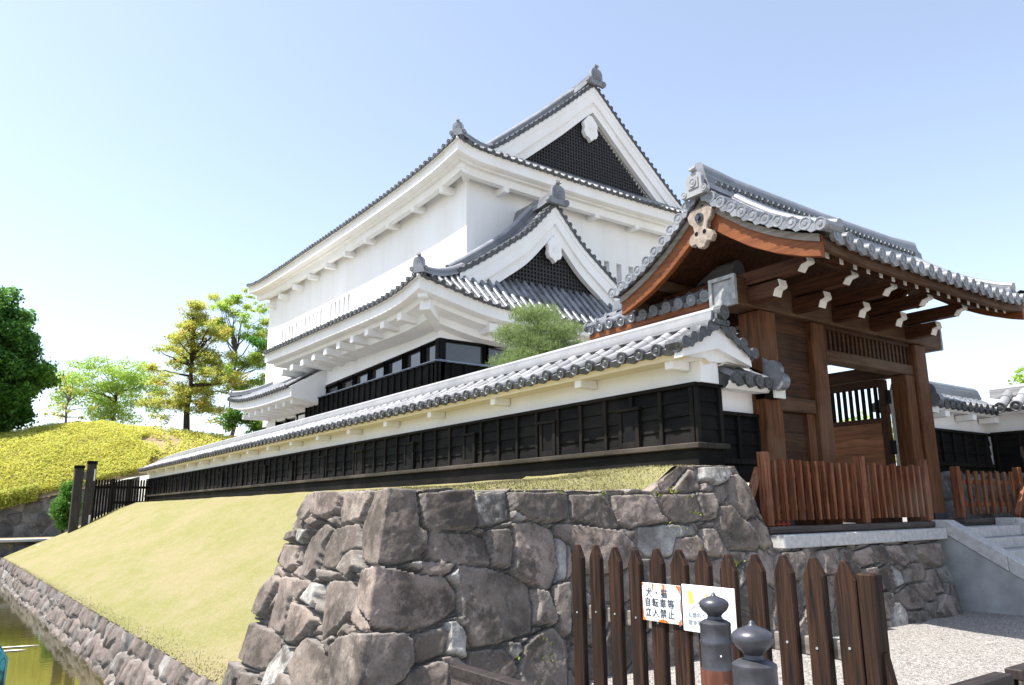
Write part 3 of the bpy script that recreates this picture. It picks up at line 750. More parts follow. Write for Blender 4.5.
m.prism([(x, 6.66, z) for x, z in chev[2:5]] + [(XR + 0.26, 6.66, 2.05), (XR, 6.66, 2.12)], (0, 0.14, 0))
m.box(XW + 0.06, XW + 0.42, 6.80, 6.94, 1.66, 2.3)
m.prism([(WE + 0.12, 6.76, 1.95), (WE + 0.12, 6.76, 2.09), (XR, 6.76, 2.40), (2 * XR - WE - 0.12, 6.76, 2.09), (2 * XR - WE - 0.12, 6.76, 1.95)], (0, 0.22, 0))
m.build('gable_board', 'plaster', lw)

# ------------------------------------------------------------------ short wing walls beside the gate
def scroll_board(mb, x, y0, z0, y1, z1, th):
    """gable end board with three rounded humps, running down from (y0, z0) at the ridge to (y1, z1) at the eave"""
    a = V((x, y0, z0)); b = V((x, y1, z1)); d = b - a; n = V((0, -d.z, d.y)).normalized()
    if n.z < 0: n = -n
    mb.prism([a - n * 0.14, a - n * 0.01, b - n * 0.01, b - n * 0.14], (th, 0, 0))
    o = 1 if th > 0 else -1
    for c, r in ((0.06, 0.14), (0.38, 0.155), (0.72, 0.17)): mb.disc(a + d * c + n * (r * 0.35) + V((th + o * (0.004 + c * 0.01), 0, 0)), (o, 0, 0), r, abs(th), 18)
def wing_wall(name, label, x0, x1, yf, ze, zr, board_x, board_dir, zb, zt_, zs, mat='tile'):
    w = thing(name, label, 'wall', ((x0 + x1) / 2, yf + 0.2, zb))
    m = MB(); m.box(x0, x1, yf + 0.04, yf + 0.40, zb, zr - 0.1); m.build('plaster_body', 'plaster', w)
    m = MB(); n = 3
    for k in range(n):
        za = zs + (zt_ - zs) * k / n; zc = zs + (zt_ - zs) * (k + 1) / n
        m.hexa([(x0, yf - 0.012, za), (x1, yf - 0.012, za), (x1, yf + 0.05, za), (x0, yf + 0.05, za)], [(x0, yf + 0.012, zc + 0.01), (x1, yf + 0.012, zc + 0.01), (x1, yf + 0.05, zc + 0.01), (x0, yf + 0.05, zc + 0.01)])
    m.build('black_boards', 'black', w)
    m = MB(); x = x0 + 0.05
    while x < x1: m.box(x - 0.03, x + 0.03, yf - 0.05, yf + 0.01, zs, zt_); x += 0.46
    m.box(x0, x1, yf - 0.06, yf + 0.08, zt_ + 0.002, zt_ + 0.055); m.box(x0, x1, yf - 0.07, yf + 0.08, zs - 0.08, zs - 0.002); m.build('batten', 'black_trim', w, bevel=0.006)
    m = MB(); m.box(x0, x1, yf - 0.02, yf + 0.3, zb, zs - 0.082); m.build('base_board', 'black', w)
    ye = yf - 0.36; run = 0.56; yr = ye + run
    P = lambda x, s: V((x, ye + s, ze + (zr - 0.12 - ze) * (s / run) ** 1.1))
    Q = lambda x, s: V((x, 2 * yr - ye - s, ze + (zr - 0.12 - ze) * (s / run) ** 1.1))
    m = MB(); e = MB(); us = [x0 + 0.1 + 0.235 * i for i in range(int((x1 - x0 - 0.05) / 0.235) + 1)]
    tile_rows(m, P, us, lambda u: 0.0, lambda u: run, 0.074, 0.24, end_mb=e, nd=14)
    tile_rows(m, Q, us, lambda u: 0.0, lambda u: run, 0.082, 0.24, end_mb=e, relief=False, nd=8)
    t = m.build('coping_tiles', mat, w, smooth=40); e.build('eave_tiles', 'tile_end', t, smooth=40)
    m = MB(); ridge(m, [(x0, yr, zr - 0.10), (x1, yr, zr - 0.10)], 0.34, 0.26, 3); m.build('ridge', mat, t, smooth=40)
    m = MB(); m.grid([[V((xx, ye + d, z)) for d, z in [(0.04, ze - 0.02), (0.05, ze - 0.07), (0.11, ze - 0.12), (0.42, ze - 0.10)]] for xx in (x0, x1)]); m.build('plaster_eaves', 'plaster', w)
    if board_x is not None:
        m = MB(); scroll_board(m, board_x, yr + 0.02, zr + 0.02, ye - 0.10, ze + 0.02, 0.09 * board_dir); m.build('scroll_end_board', 'tile_gate', w, smooth=30)
        m = MB(); m.disc((board_x + 0.10 * board_dir, ye - 0.07, ze + 0.03), (board_dir, 0, 0), 0.13, 0.16, 18); m.build('scroll_end_tile', 'tile', w, smooth=40)
        m = MB(); m.box(min(board_x, board_x + 0.2 * board_dir), max(board_x, board_x + 0.2 * board_dir), ye + 0.02, ye + 0.34, ze - 0.20, ze - 0.06); m.build('timber_bracket', 'black_trim', w, bevel=0.01)
        m = MB(); m.box(board_x - 0.02, board_x + 0.22, ye - 0.02, ye + 0.02 - 0.002, ze - 0.20, ze - 0.06); m.build('white_bracket_end', 'white_end', w)
    return w
wing_wall('wing_wall', 'short white and black wall stub filling the space between the long wall and the left gate post', 8.46, 9.5, 6.98, 1.72, 2.14, 9.42, 1, 0.35, 1.26, 0.66)
ww = wing_wall('wing_wall', 'white and black wall right of the gate, its tiled coping starting with a round scroll', 14.4, 17.45, 7.2, 1.86, 2.26, 14.42, 1, 0.60, 1.38, 0.80)
m = MB()
for x in (15.1, 16.2, 17.2): m.box(x - 0.08, x + 0.08, 6.88, 7.22, 1.62, 1.74)
m.build('eave_bracket', 'plaster', ww, bevel=0.01)
# return wall coming forward on the right
rw = thing('return_wall', 'wall at the right edge coming forward from the gate wall, with a pale sunlit tile coping', 'wall', (17.8, 4, 0.6))
m = MB(); m.box(17.46, 17.9, -4.0, 7.5, 0.6, 2.1); m.build('plaster_body', 'plaster', rw)
m = MB(); m.box(17.42, 17.47, -4.0, 7.15, 0.6, 1.40); m.build('black_boards', 'black', rw)
m = MB()
for i in range(24): m.box(17.37, 17.42, 7.05 - 0.46 * i - 0.03, 7.05 - 0.46 * i + 0.03, 0.6, 1.40)
m.box(17.35, 17.47, -4, 7.12, 1.402, 1.45); m.build('batten', 'black_trim', rw)
m = MB(); e = MB()
us = [6.75 - 0.3 * i for i in range(35)]
tile_rows(m, lambda y, s: V((17.08 + s, y, 1.90 + 0.62 * s)), us, lambda u: 0.0, lambda u: 0.6, 0.10, 0.3, end_mb=e, nd=12)
tile_rows(m, lambda y, s: V((18.28 - s, y, 1.90 + 0.62 * s)), us, lambda u: 0.0, lambda u: 0.6, 0.10, 0.3, end_mb=e, nd=8, relief=False)
t = m.build('coping_tiles', 'tile_pale', rw, smooth=40); e.build('eave_tiles', 'tile_end', t, smooth=40)
m = MB(); ridge(m, [(17.68, 7.1, 2.18), (17.68, -4, 2.18)], 0.34, 0.25, 2); m.build('ridge', 'tile_pale', t, smooth=40)
m = MB(); m.grid([[V((17.08 + d, y, z)) for d, z in [(0.04, 1.88), (0.05, 1.83), (0.11, 1.78), (0.4, 1.80)]] for y in (6.9, -4)]); m.build('plaster_eaves', 'plaster', rw)
m = MB()
for y in (6.2, 4.6, 3.0): m.box(17.2, 17.5, y - 0.08, y + 0.08, 1.62, 1.74)
m.build('eave_bracket', 'plaster', rw, bevel=0.01)

# ------------------------------------------------------------------ gate
GX0, GX1 = 8.42, 14.62
gate = thing('castle_gate', 'brown timber castle gate with grey tiled gable roof and one open door leaf', 'gate', (12.0, 7.0, -0.36))
ZG = -0.36
GP = [(0, 4.60), (0.15, 4.46), (0.35, 4.29), (0.55, 4.14), (0.75, 3.99), (0.95, 3.87), (1.16, 3.75), (1.38, 3.65), (1.59, 3.56), (1.90, 3.46)]
YR = 6.95
gz = lambda d: smooth_tab(GP, d) - 0.06
lift = lambda x: 0.10 * max(0, 1 - (x - GX0) / 1.4) ** 2 + 0.10 * max(0, 1 - (GX1 - x) / 1.4) ** 2
PG = lambda sg: (lambda x, s: V((x, YR - sg * (1.90 - s), gz(1.90 - s) - 0.10 + lift(x))))
m = MB(); e = MB()
us = [GX0 + 0.30 + 0.262 * i for i in range(22)]
for sg in (1, -1): tile_rows(m, PG(sg), us, lambda u: 0.0, lambda u: 1.82, 0.078, 0.26, end_mb=e, nd=16 if sg > 0 else 8, relief=sg > 0)
gr = m.build('tile_roof', 'tile_gate', gate, smooth=40)
vps = {}
for x, o in ((GX0, -1), (GX1, 1)):
    for sg in (1, -1):
        p = [V((x, YR - sg * d, gz(d))) for d in [0.04 + 1.84 * i / 16 for i in range(17)]]
        verge_row(e, p, (o, 0, 0), 0.080, 0.225, 0.40, nd=18)
e.build('eave_tiles', 'tile_gate', gr, smooth=40)
m = MB(); zr = 4.50
rp = [(GX0 + 0.02, YR, zr + 0.06), (GX0 + 0.8, YR, zr), (11.5, YR, zr - 0.03), (GX1 - 0.8, YR, zr), (GX1 - 0.02, YR, zr + 0.06)]
ridge(m, rp, 0.40, 0.46, 4)
for x in (GX0 + 0.52, GX1 - 0.52):
    for sg in (1, -1):
        k = [V((x, YR - sg * d, gz(d) + 0.02)) for d in [0.2 + 1.6 * i / 8 for i in range(9)]]
        fr = []
        for i, p in enumerate(k):
            d = (k[min(i + 1, 8)] - k[max(i - 1, 0)]).normalized(); A = V((1, 0, 0)); B = A.cross(d); fr.append((p, A, B if B.z > 0 else -B))
        m.sweep(ridge_prof(0.24, 0.20, 2), fr)
        oq = k[-1] + V((0, -sg * 0.03, 0.06)); m.disc(oq, (0, -sg, 0.2), 0.115, 0.15, 16)
m.build('ridge', 'tile_gate', gr, smooth=40)
for sg in (1, -1):                                            # openwork band in the ridge
    m = MB()
    for i in range(42): m.disc((GX0 + 0.25 + 0.138 * i, YR - sg * 0.188, zr + 0.17), (0, -sg, 0), 0.05, 0.03, 8, True)
    m.build('ridge_relief', 'tile_end', gr, smooth=40)
for x, o in ((GX0 - 0.02, -1), (GX1 + 0.02, 1)):
    m = MB(); oni(m, (x, YR, zr + 0.06), (o, 0, 0), 0.43); m.build('ridge_end_tile', 'tile_pale', gr, smooth=40)
# bargeboards and pendant
for x, o in ((GX0 + 0.10, 1), (GX1 - 0.10, -1)):
    top = [V((x, YR + d, gz(abs(d)) - 0.07)) for d in [-1.80 + 3.6 * i / 36 for i in range(37)]]
    dep = [0.30 + 0.10 * (1 - abs(i - 18) / 18) for i in range(37)]
    m = MB(); band(m, top, [p - V((0, 0, w)) for p, w in zip(top, dep)], (o * 0.09, 0, 0))
    gb = m.build('bargeboard', 'red_y', gate, bevel=0.008)
    m = MB(); t2 = [p + V((-o * 0.03, 0, 0)) for p in top]; band(m, t2, [p - V((0, 0, 0.10)) for p in t2], (o * 0.06, 0, 0))
    m.build('edge_moulding', 'rail_grey', gb)
    m = MB(); half = [(0.16, 0.06), (0.235, -0.02), (0.21, -0.13), (0.14, -0.20), (0.12, -0.30), (0.20, -0.34), (0.235, -0.42), (0.19, -0.50), (0.11, -0.48), (0.06, -0.55), (0.0, -0.57)]
    out = half + [(-a, b) for a, b in reversed(half[:-1])]
    zc = gz(0) - 0.30
    m.prism([(x - o * 0.10, YR + a, zc + b) for a, b in out], (o * 0.09, 0, 0))
    gp = m.build('gable_pendant', 'rust_plate', gate, bevel=0.012)
    m = MB(); m.disc((x - o * 0.12, YR, zc - 0.10), (-o, 0, 0), 0.075, 0.05, 12); m.disc((x - o * 0.15, YR, zc - 0.10), (-o, 0, 0), 0.035, 0.04, 8, False); m.build('boss', 'bronze', gp, smooth=40)
    for q in (-0.075, 0.075): m = MB(); m.disc((x - o * 0.102, YR + q, zc - 0.33), (-o, 0, 0), 0.035, 0.01, 10, False); m.build('hole_shade', 'frame', gp)  # flat black discs painted for the dark of two holes
# roof boards, purlins, rafters
m = MB()
for sg in (1, -1):
    top = [[V((x, YR - sg * d, gz(d) - 0.14 + lift(x))) for x in (GX0 + 0.16, GX0 + 0.7, GX0 + 1.4, GX1 - 1.4, GX1 - 0.7, GX1 - 0.16)] for d in [0.0, 0.4, 0.8, 1.2, 1.6, 1.82]]
    m.grid(top); m.grid([[p - V((0, 0, 0.04)) for p in r] for r in top])
m.build('roof_boards', 'brown_y', gate)
for sg in (1, -1):
    y = YR - sg * 1.80
    m = MB(); xs_ = [GX0 + 0.2 + (GX1 - GX0 - 0.4) * i / 24 for i in range(25)]
    band(m, [V((x, y, gz(1.80) - 0.12 + lift(x))) for x in xs_], [V((x, y, gz(1.80) - 0.30 + lift(x))) for x in xs_], (0, sg * 0.09, 0)); m.build('eave_board', 'brown_x', gate, bevel=0.008)
    m = MB(); y = YR - sg * 1.86; band(m, [V((x, y, gz(1.80) - 0.10 + lift(x))) for x in xs_], [V((x, y, gz(1.80) - 0.155 + lift(x))) for x in xs_], (0, sg * 0.1, 0)); m.build('eave_batten', 'rail_grey_x', gate)
    m = MB()
    m.box(GX0 + 0.14, GX1 - 0.16, YR - sg * 1.15 - 0.08, YR - sg * 1.15 + 0.08, 3.385, 3.52)
    m.build('purlin', 'brown_x', gate, bevel=0.01)
m = MB(); m.box(GX0 + 0.14, GX1 - 0.16, YR - 0.1, YR + 0.1, 4.02, 4.24); m.build('purlin', 'brown_x', gate, bevel=0.01)
for i in range(17):
    x = GX0 + 0.52 + 0.328 * i
    m = MB(); fr = [V((x, YR - d, gz(d) - 0.185 - 0.04 * d + lift(x))) for d in (0.1, 0.5, 0.9, 1.25, 1.60)]
    band(m, fr, [p - V((0, 0, 0.11)) for p in fr], (0.075, 0, 0)); ro = m.build('rafter', 'brown_y', gate)
    m = MB(); p = fr[-1]; m.hexa([(x - 0.002, p.y - 0.008, p.z - 0.112), (x + 0.077, p.y - 0.008, p.z - 0.112), (x + 0.077, p.y - 0.001, p.z - 0.112), (x - 0.002, p.y - 0.001, p.z - 0.112)],
                             [(x - 0.002, p.y - 0.008, p.z + 0.002), (x + 0.077, p.y - 0.008, p.z + 0.002), (x + 0.077, p.y - 0.001, p.z + 0.002), (x - 0.002, p.y - 0.001, p.z + 0.002)])
    m.build('white_end', 'white_end', ro)
# bracket arms in two tiers, white painted noses
for x in (9.22, 10.32, 11.40, 12.52, 13.70):
    for (yo, zt2, hh) in ((6.20, 3.14, 0.22), (5.74, 3.38, 0.20)):
        yb = 8.4
        prof = [(yb, zt2), (yo + 0.02, zt2), (yo, zt2 - hh * 0.45), (yo + 0.08, zt2 - hh * 0.55), (yo + 0.12, zt2 - hh), (yb, zt2 - hh)]
        if yo < 6: prof = [(yb, zt2), (yo + 0.02, zt2), (yo, zt2 - hh * 0.5), (yo + 0.10, zt2 - hh * 0.6), (yo + 0.16, zt2 - hh), (yo + 0.40, zt2 - hh), (yo + 0.5, zt2 - hh * 1.0), (yb, zt2 - hh)]
        dx = 0.085 if yo > 6 else 0.08
        m = MB(); m.prism([(x - dx, y, z) for y, z in prof], (dx * 2, 0, 0)); ao = m.build('bracket_arm', 'brown_y', gate)
        nose = prof[1:5]; th = 0.012
        m = MB()
        for (a, b) in zip(nose, nose[1:]):
            n = V((0, b[1] - a[1], -(b[0] - a[0]))).normalized()
            if n.y > 0.2: n = -n
            a3, b3 = V((x - dx - 0.002, a[0], a[1])), V((x - dx - 0.002, b[0], b[1])); w = V((2 * dx + 0.004, 0, 0))
            m.hexa([a3, a3 + w, b3 + w, b3], [q + n * th for q in (a3, a3 + w, b3 + w, b3)])
        m.build('white_nose', 'white_end', ao)
# main beam with metal framed ends
m = MB(); m.box(8.90, 14.90, 6.76, 7.20, 2.88, 3.30); bm_ = m.build('main_beam', 'brown_x', gate, bevel=0.02)
for a, b, o in ((8.84, 8.898, -1), (14.902, 14.96, 1)):
    m = MB()
    for y0_, y1_, z0_, z1_ in ((6.74, 7.22, 2.86, 2.92), (6.74, 7.22, 3.26, 3.32), (6.74, 6.80, 2.921, 3.259), (7.16, 7.22, 2.921, 3.259)): m.box(a, b, y0_, y1_, z0_, z1_)
    cx_ = 8.875 if o < 0 else 14.902
    m.box(cx_, cx_ + 0.02, 6.802, 7.158, 2.922, 3.258)
    m.build('metal_end_cap', 'copper', bm_, bevel=0.004)
# posts
for n_, (x0_, x1_, y0_, y1_) in {'gate_post': (9.42, 9.82, 6.78, 7.18), 'gate_post ': (13.93, 14.34, 6.78, 7.18)}.items():
    m = MB(); m.box(x0_, x1_, y0_, y1_, ZG, 2.878); po = m.build('gate_post', 'brown_z', gate, bevel=0.025)
    m = MB(); m.box(x0_ - 0.012, x1_ + 0.012, y0_ - 0.012, y1_ + 0.012, ZG, ZG + 0.22); m.build('metal_shoe', 'bronze', po)
for x0_ in (9.45, 13.98):
    m = MB(); m.box(x0_, x0_ + 0.34, 8.80, 9.14, ZG, 2.9); m.build('rear_post', 'brown_z', gate, bevel=0.02)
    m = MB(); m.box(x0_ + 0.06, x0_ + 0.28, 7.2, 8.8, 2.35, 2.60); m.build('tie_beam', 'brown_y', gate, bevel=0.015)
m = MB(); m.box(10.80, 11.16, 6.82, 7.14, ZG, 2.878); m.build('door_post', 'brown_z', gate, bevel=0.02)
m = MB(); m.box(13.60, 13.92, 6.84, 7.12, ZG, 2.30); m.build('door_post', 'brown_z', gate, bevel=0.02)
m = MB(); m.box(11.17, 13.92, 6.84, 7.12, 2.30, 2.48); m.build('lintel', 'brown_x', gate, bevel=0.015)
m = MB(); m.box(11.17, 13.92, 6.99, 7.03, 2.482, 2.876); m.build('grille_back', 'dark_x', gate)
m = MB()
for i in range(21): m.box(11.24 + 0.131 * i, 11.30 + 0.131 * i, 6.88, 6.96, 2.49, 2.86)
m.box(11.17, 13.92, 6.86, 6.90, 2.815, 2.87); m.build('grille', 'dark_x', gate)
# left bay: boards above a rail, small door below
m = MB()
for k in range(5): m.box(9.83, 10.79, 6.93 - 0.004 * (k % 2), 6.98, 1.62 + 0.252 * k, 1.62 + 0.252 * (k + 1) - 0.004)
m.build('board_panel', 'dark_x', gate)
m = MB(); m.box(9.83, 10.79, 6.86, 7.04, 1.40, 1.615); m.build('bay_rail', 'brown_x', gate, bevel=0.012)
m = MB(); m.box(10.60, 10.79, 6.90, 7.02, ZG, 1.398); m.build('side_door_jamb', 'brown_z', gate, bevel=0.01)
m = MB()
for k in range(6): m.box(9.83, 10.595, 6.96, 7.00, ZG + 0.29 * k, ZG + 0.29 * (k + 1) - 0.005)
sd = m.build('side_door', 'dark_x', gate)
m = MB(); m.tube([(10.48, 6.95, 0.62), (10.48, 6.91, 0.62)], 0.03, 10); m.build('door_knob', 'bronze', sd)
# open door leaf (swung in on the right post)
m = MB(); xd = 13.42
for y0_, y1_ in ((7.14, 7.28), (8.24, 8.36)): m.box(xd, xd + 0.10, y0_, y1_, ZG + 0.05, 2.22)
for z0_, z1_ in ((2.10, 2.24), (1.44, 1.54), (ZG + 0.05, ZG + 0.2)): m.box(xd + 0.003, xd + 0.097, 7.282, 8.238, z0_, z1_)
dl = m.build('door_leaf', 'dark_x', gate, bevel=0.01)
m = MB()
for k in range(8): m.box(xd + 0.02, xd + 0.08, 7.33 + 0.122 * k, 7.375 + 0.122 * k, 1.541, 2.099)
m.build('door_bars', 'black_trim', dl)
m = MB()
for k in range(6): m.box(xd + 0.01 - 0.004 * (k % 2), xd + 0.09, 7.282, 8.238, ZG + 0.201 + 0.273 * k, ZG + 0.201 + 0.273 * (k + 1) - 0.006)
m.build('door_boards', 'leaf_wood', dl)
m = MB(); m.box(11.20, 11.30, 7.16, 8.36, ZG + 0.05, 2.22); m.build('door_leaf', 'dark_x', gate, bevel=0.01)
for z in (0.30, 1.0, 1.9): m = MB(); m.tube([(13.45, 7.12, z - 0.12), (13.45, 7.12, z + 0.12)], 0.05, 10); m.build('hinge', 'frame', dl)
# small roofs over the rear posts
for xc_ in (9.72, 14.14):
    hw = 0.82; ze_ = 3.10
    P = lambda y, s: V((xc_ - hw + s, y, ze_ + 0.52 * s)); Q = lambda y, s: V((xc_ + hw - s, y, ze_ + 0.52 * s))
    m = MB(); e = MB(); us = [7.32 + 0.262 * i for i in range(11)]
    tile_rows(m, P, us, lambda u: 0.0, lambda u: hw, 0.082, 0.26, end_mb=e, nd=14)
    tile_rows(m, Q, us, lambda u: 0.0, lambda u: hw, 0.082, 0.26, end_mb=e, nd=8, relief=False)
    rr = m.build('rear_roof', 'tile', gate, smooth=40); 
    for S_ in (P, Q): verge_row(e, [S_(10.05, s) for s in (0.05, 0.3, 0.55, 0.8)], (0, 1, 0), 0.082, 0.25, 0.3)
    e.build('eave_tiles', 'tile', rr, smooth=40)
    m = MB(); ridge(m, [(xc_, 7.3, ze_ + 0.45), (xc_, 10.05, ze_ + 0.45)], 0.36, 0.28, 3); m.build('ridge', 'tile', rr, smooth=40)
    m = MB()
    for sg in (-1, 1):
        xe = xc_ + sg * (hw - 0.06); m.box(xe - 0.04, xe + 0.04, 7.25, 10.0, ze_ - 0.16, ze_ - 0.03)
        m.hexa([(xe, 7.25, ze_ - 0.05), (xc_, 7.25, ze_ + 0.36), (xc_, 10.0, ze_ + 0.36), (xe, 10.0, ze_ - 0.05)], [(xe, 7.25, ze_ - 0.02), (xc_, 7.25, ze_ + 0.40), (xc_, 10.0, ze_ + 0.40), (xe, 10.0, ze_ - 0.02)])
    m.build('eave_board', 'red_y', rr)

# ------------------------------------------------------------------ masonry
def ray(px, py): return fw * F_PX + rt * (px - 512) + up * (342.5 - py)
def masonry(name, mat, U, Z, POS, NRM, seeds, parent=None, base=(0, 0, 0), chink=0, gap=0.045, depth=0.11, tilt=0.16, rs=1, wob=0.05, rough=0.02, off=0.035, inw=None, polys=None):
    """fitted stones as one relief. U, Z: (n,m) grids of unfolded coordinates in metres; seeds: (u, z, r)"""
    rng = np.random.RandomState(rs)
    S = np.array([(a, b) for a, b, c in seeds], float); W = np.array([c for a, b, c in seeds], float) ** 2
    if chink:                                                   # small wedges where three stones meet
        lo = (U.min(), Z.min()); hi = (U.max(), Z.max()); ex = []; tries = 0
        while len(ex) < chink and tries < chink * 60:
            tries += 1
            p = np.array([rng.uniform(lo[0], hi[0]), rng.uniform(lo[1], hi[1])])
            d = np.sort(((S - p) ** 2).sum(1) - W)
            if len(d) > 3 and d[2] - d[0] < 0.10 and all((e[0] - p[0]) ** 2 + (e[1] - p[1]) ** 2 > 0.04 for e in ex): ex.append((p[0], p[1], float(np.sqrt(max(0.0, d[0] + 0.02 + 0.012))) if d[0] > -0.03 else 0.05, d[0]))
        if ex:
            S = np.vstack([S, [(e[0], e[1]) for e in ex]]); W = np.concatenate([W, [-(e[3]) * 1.0 + rng.uniform(0.008, 0.018) for e in ex]])
    n = len(S)
    uu = U + wob * fbm(U * 3.1, Z * 3.1, 3, rs) * 2; zz = Z + wob * fbm(U * 3.1 + 40, Z * 3.1 + 9, 3, rs + 5) * 2
    best = np.full(U.shape, 1e9); sec = best.copy(); bi = np.zeros(U.shape, int); si = bi.copy()
    for i in range(n):
        d = (uu - S[i, 0]) ** 2 + (zz - S[i, 1]) ** 2 - W[i]
        m1 = d < best; m2 = (~m1) & (d < sec)
        sec = np.where(m1, best, np.where(m2, d, sec)); si = np.where(m1, bi, np.where(m2, i, si))
        best = np.where(m1, d, best); bi = np.where(m1, i, bi)
    dist = np.sqrt(((S[bi] - S[si]) ** 2).sum(-1)) + 1e-6
    e = (sec - best) / (2 * dist)
    if polys:                                                    # stones with a known outline; the rest fills in between
        ep = np.full(U.shape, -1e9); pi = np.zeros(U.shape, int)
        for k, (pts, pale) in enumerate(polys):
            q = np.array(pts, float); q = q - (q - q.mean(0)) * 0.012
            mu = (uu > q[:, 0].min() - 0.3) & (uu < q[:, 0].max() + 0.3) & (zz > q[:, 1].min() - 0.3) & (zz < q[:, 1].max() + 0.3)
            if not mu.any(): continue
            x, y = uu[mu], zz[mu]; d2 = np.full(x.shape, 1e9); ins = np.zeros(x.shape, bool)
            for a, b in zip(q, np.roll(q, -1, 0)):
                ab = b - a; t = np.clip(((x - a[0]) * ab[0] + (y - a[1]) * ab[1]) / (ab @ ab + 1e-9), 0, 1)
                d2 = np.minimum(d2, (x - a[0] - t * ab[0]) ** 2 + (y - a[1] - t * ab[1]) ** 2)
                cr = (a[1] > y) != (b[1] > y); ins ^= cr & (x < ab[0] * (y - a[1]) / (ab[1] if abs(ab[1]) > 1e-9 else 1e-9) + a[0])
            sd = np.where(ins, 1, -1) * np.sqrt(d2); cur = ep[mu]; up_ = sd > cur
            cur[up_] = sd[up_]; ep[mu] = cur; pc = pi[mu]; pc[up_] = k; pi[mu] = pc
        inp = ep > -0.010
        S = np.vstack([S, [np.mean(np.array(p, float), 0) for p, _ in polys]]); W = np.concatenate([W, [0.25 * np.ptp(np.array(p, float), 0).min() ** 2 for p, _ in polys]])
        bi = np.where(inp, n + pi, bi); e = np.where(inp, ep + 0.010, np.minimum(e, -ep - 0.010)); n0 = n; n = len(S)
    tx = rng.uniform(-tilt, tilt, n); ty = rng.uniform(-tilt, tilt, n); of = rng.uniform(-off, off, n); tone = rng.uniform(0, 1, n)
    if polys:
        of[:n0] -= 0.045; tone *= 0.82; tone[n0:] = [1.0 if p else min(0.8, t) for (q, p), t in zip(polys, tone[n0:])]
    ee = e + 0.010 * fbm(U * 16, Z * 16, 3, rs + 21)
    prof = np.clip((ee - 0.004) / gap, 0, 1) * 0.92 + sstep(0.0, gap * 2, ee) * 0.08
    h = -depth * (1 - prof) + prof * (0.02 + of[bi] + tx[bi] * (uu - S[bi, 0]) + ty[bi] * (zz - S[bi, 1]))
    facet = fbm(uu * 2.2 + bi * 7.7, zz * 2.2, 3, rs + 3)
    size = np.sqrt(np.abs(W)) + 0.05
    ch = np.zeros(U.shape)                                       # flat chisel planes cut off corners and edges
    for q in range(5):
        an = rng.uniform(0, 6.283, n); sl = rng.uniform(0.20, 0.60, n); c0 = rng.uniform(0.30, 1.0, n) * size
        a_ = np.cos(an)[bi] * (uu - S[bi, 0]) + np.sin(an)[bi] * (zz - S[bi, 1]); ch = np.minimum(ch, -sl[bi] * (a_ - c0[bi]))
    if polys: ch = ch * 0.35 * sstep(0.10, 0.45, np.abs(U))
    h = h + prof * (np.maximum(ch, -0.09) + facet * 0.05) + rough * fbm(U * 14, Z * 14, 4, rs + 9) * 1.2
    P = POS(U, Z); N = NRM(U, Z)
    if inw is not None:                                         # the sheet folds back over the top of the wall
        h = h * (1 - inw[1]); P = P + inw[0]; N = N * (1 - inw[1][..., None]) + np.array([0, 0, 1.0]) * inw[1][..., None]
    X = P + N * h[..., None]
    a, b = U.shape; idx = np.arange(a * b).reshape(a, b)
    F = np.stack([idx[:-1, :-1], idx[1:, :-1], idx[1:, 1:], idx[:-1, 1:]], -1).reshape(-1, 4)
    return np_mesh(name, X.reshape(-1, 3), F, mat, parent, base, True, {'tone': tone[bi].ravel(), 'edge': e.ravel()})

# bastion: one wall folded round its left corner; u < 0 runs back along the left face
xc_ = lambda z: 3.17 - 0.28 * (0.18 - z)
yc_ = lambda z: 6.30 - 0.264 * (0.18 - z)
def b_pos(U, Z):
    front = np.stack([xc_(Z) + U, yc_(Z), Z], -1); left = np.stack([xc_(Z), yc_(Z) - U, Z], -1)
    return np.where((U > 0)[..., None], front, left)
nF = np.array([0, -0.967, 0.255]); nL = np.array([-0.963, 0, 0.27])
def b_nrm(U, Z):
    t = sstep(-0.025, 0.025, U)[..., None]
    v = nF * t + nL * (1 - t); return v / np.linalg.norm(v, axis=-1, keepdims=True) * (1 + 0.3 * (1 - np.abs(2 * t - 1)))
def front_uz(px, py):
    d = ray(px, py)                                             # y = 6.3 - .264(.18 - z)
    k = (6.30 - 0.264 * 0.18) / (d.y - 0.264 * d.z); p = d * k; return p.x - xc_(p.z), p.z, d.length / F_PX * p.length / d.length
def left_uz(px, py):
    d = ray(px, py); k = (3.17 - 0.28 * 0.18) / (d.x - 0.28 * d.z); p = d * k; return -(p.y - yc_(p.z)), p.z, p.length / F_PX
sd_ = []
z8 = lambda x, y: (220 + x / 2.56, 460 + y / 2.56)
for x, y, r in [(580, 125, 72), (700, 120, 46), (820, 112, 72), (950, 125, 55), (1015, 100, 30), (610, 222, 74), (718, 225, 40), (810, 242, 78), (888, 240, 34), (560, 272, 24), (710, 372, 112),
                (838, 362, 46), (622, 415, 20), (592, 300, 16), (960, 212, 76), (885, 372, 36), (545, 465, 56), (607, 462, 32), (690, 528, 58), (842, 505, 78), (560, 555, 62), (757, 482, 16),
                (650, 600, 60), (480, 640, 60), (760, 620, 60), (900, 600, 60), (950, 520, 60), (960, 420, 60), (960, 330, 50)]:
    px, py = z8(x, y); u, z, s = front_uz(px, py); sd_.append((u, z, r / 2.56 * s * 0.95))
for u, z, r in [(-0.08, -0.13, 0.50), (0.14, -0.76, 0.52), (-0.10, -1.42, 0.56), (0.1, -2.2, 0.5)]: sd_.append((u, z, r))
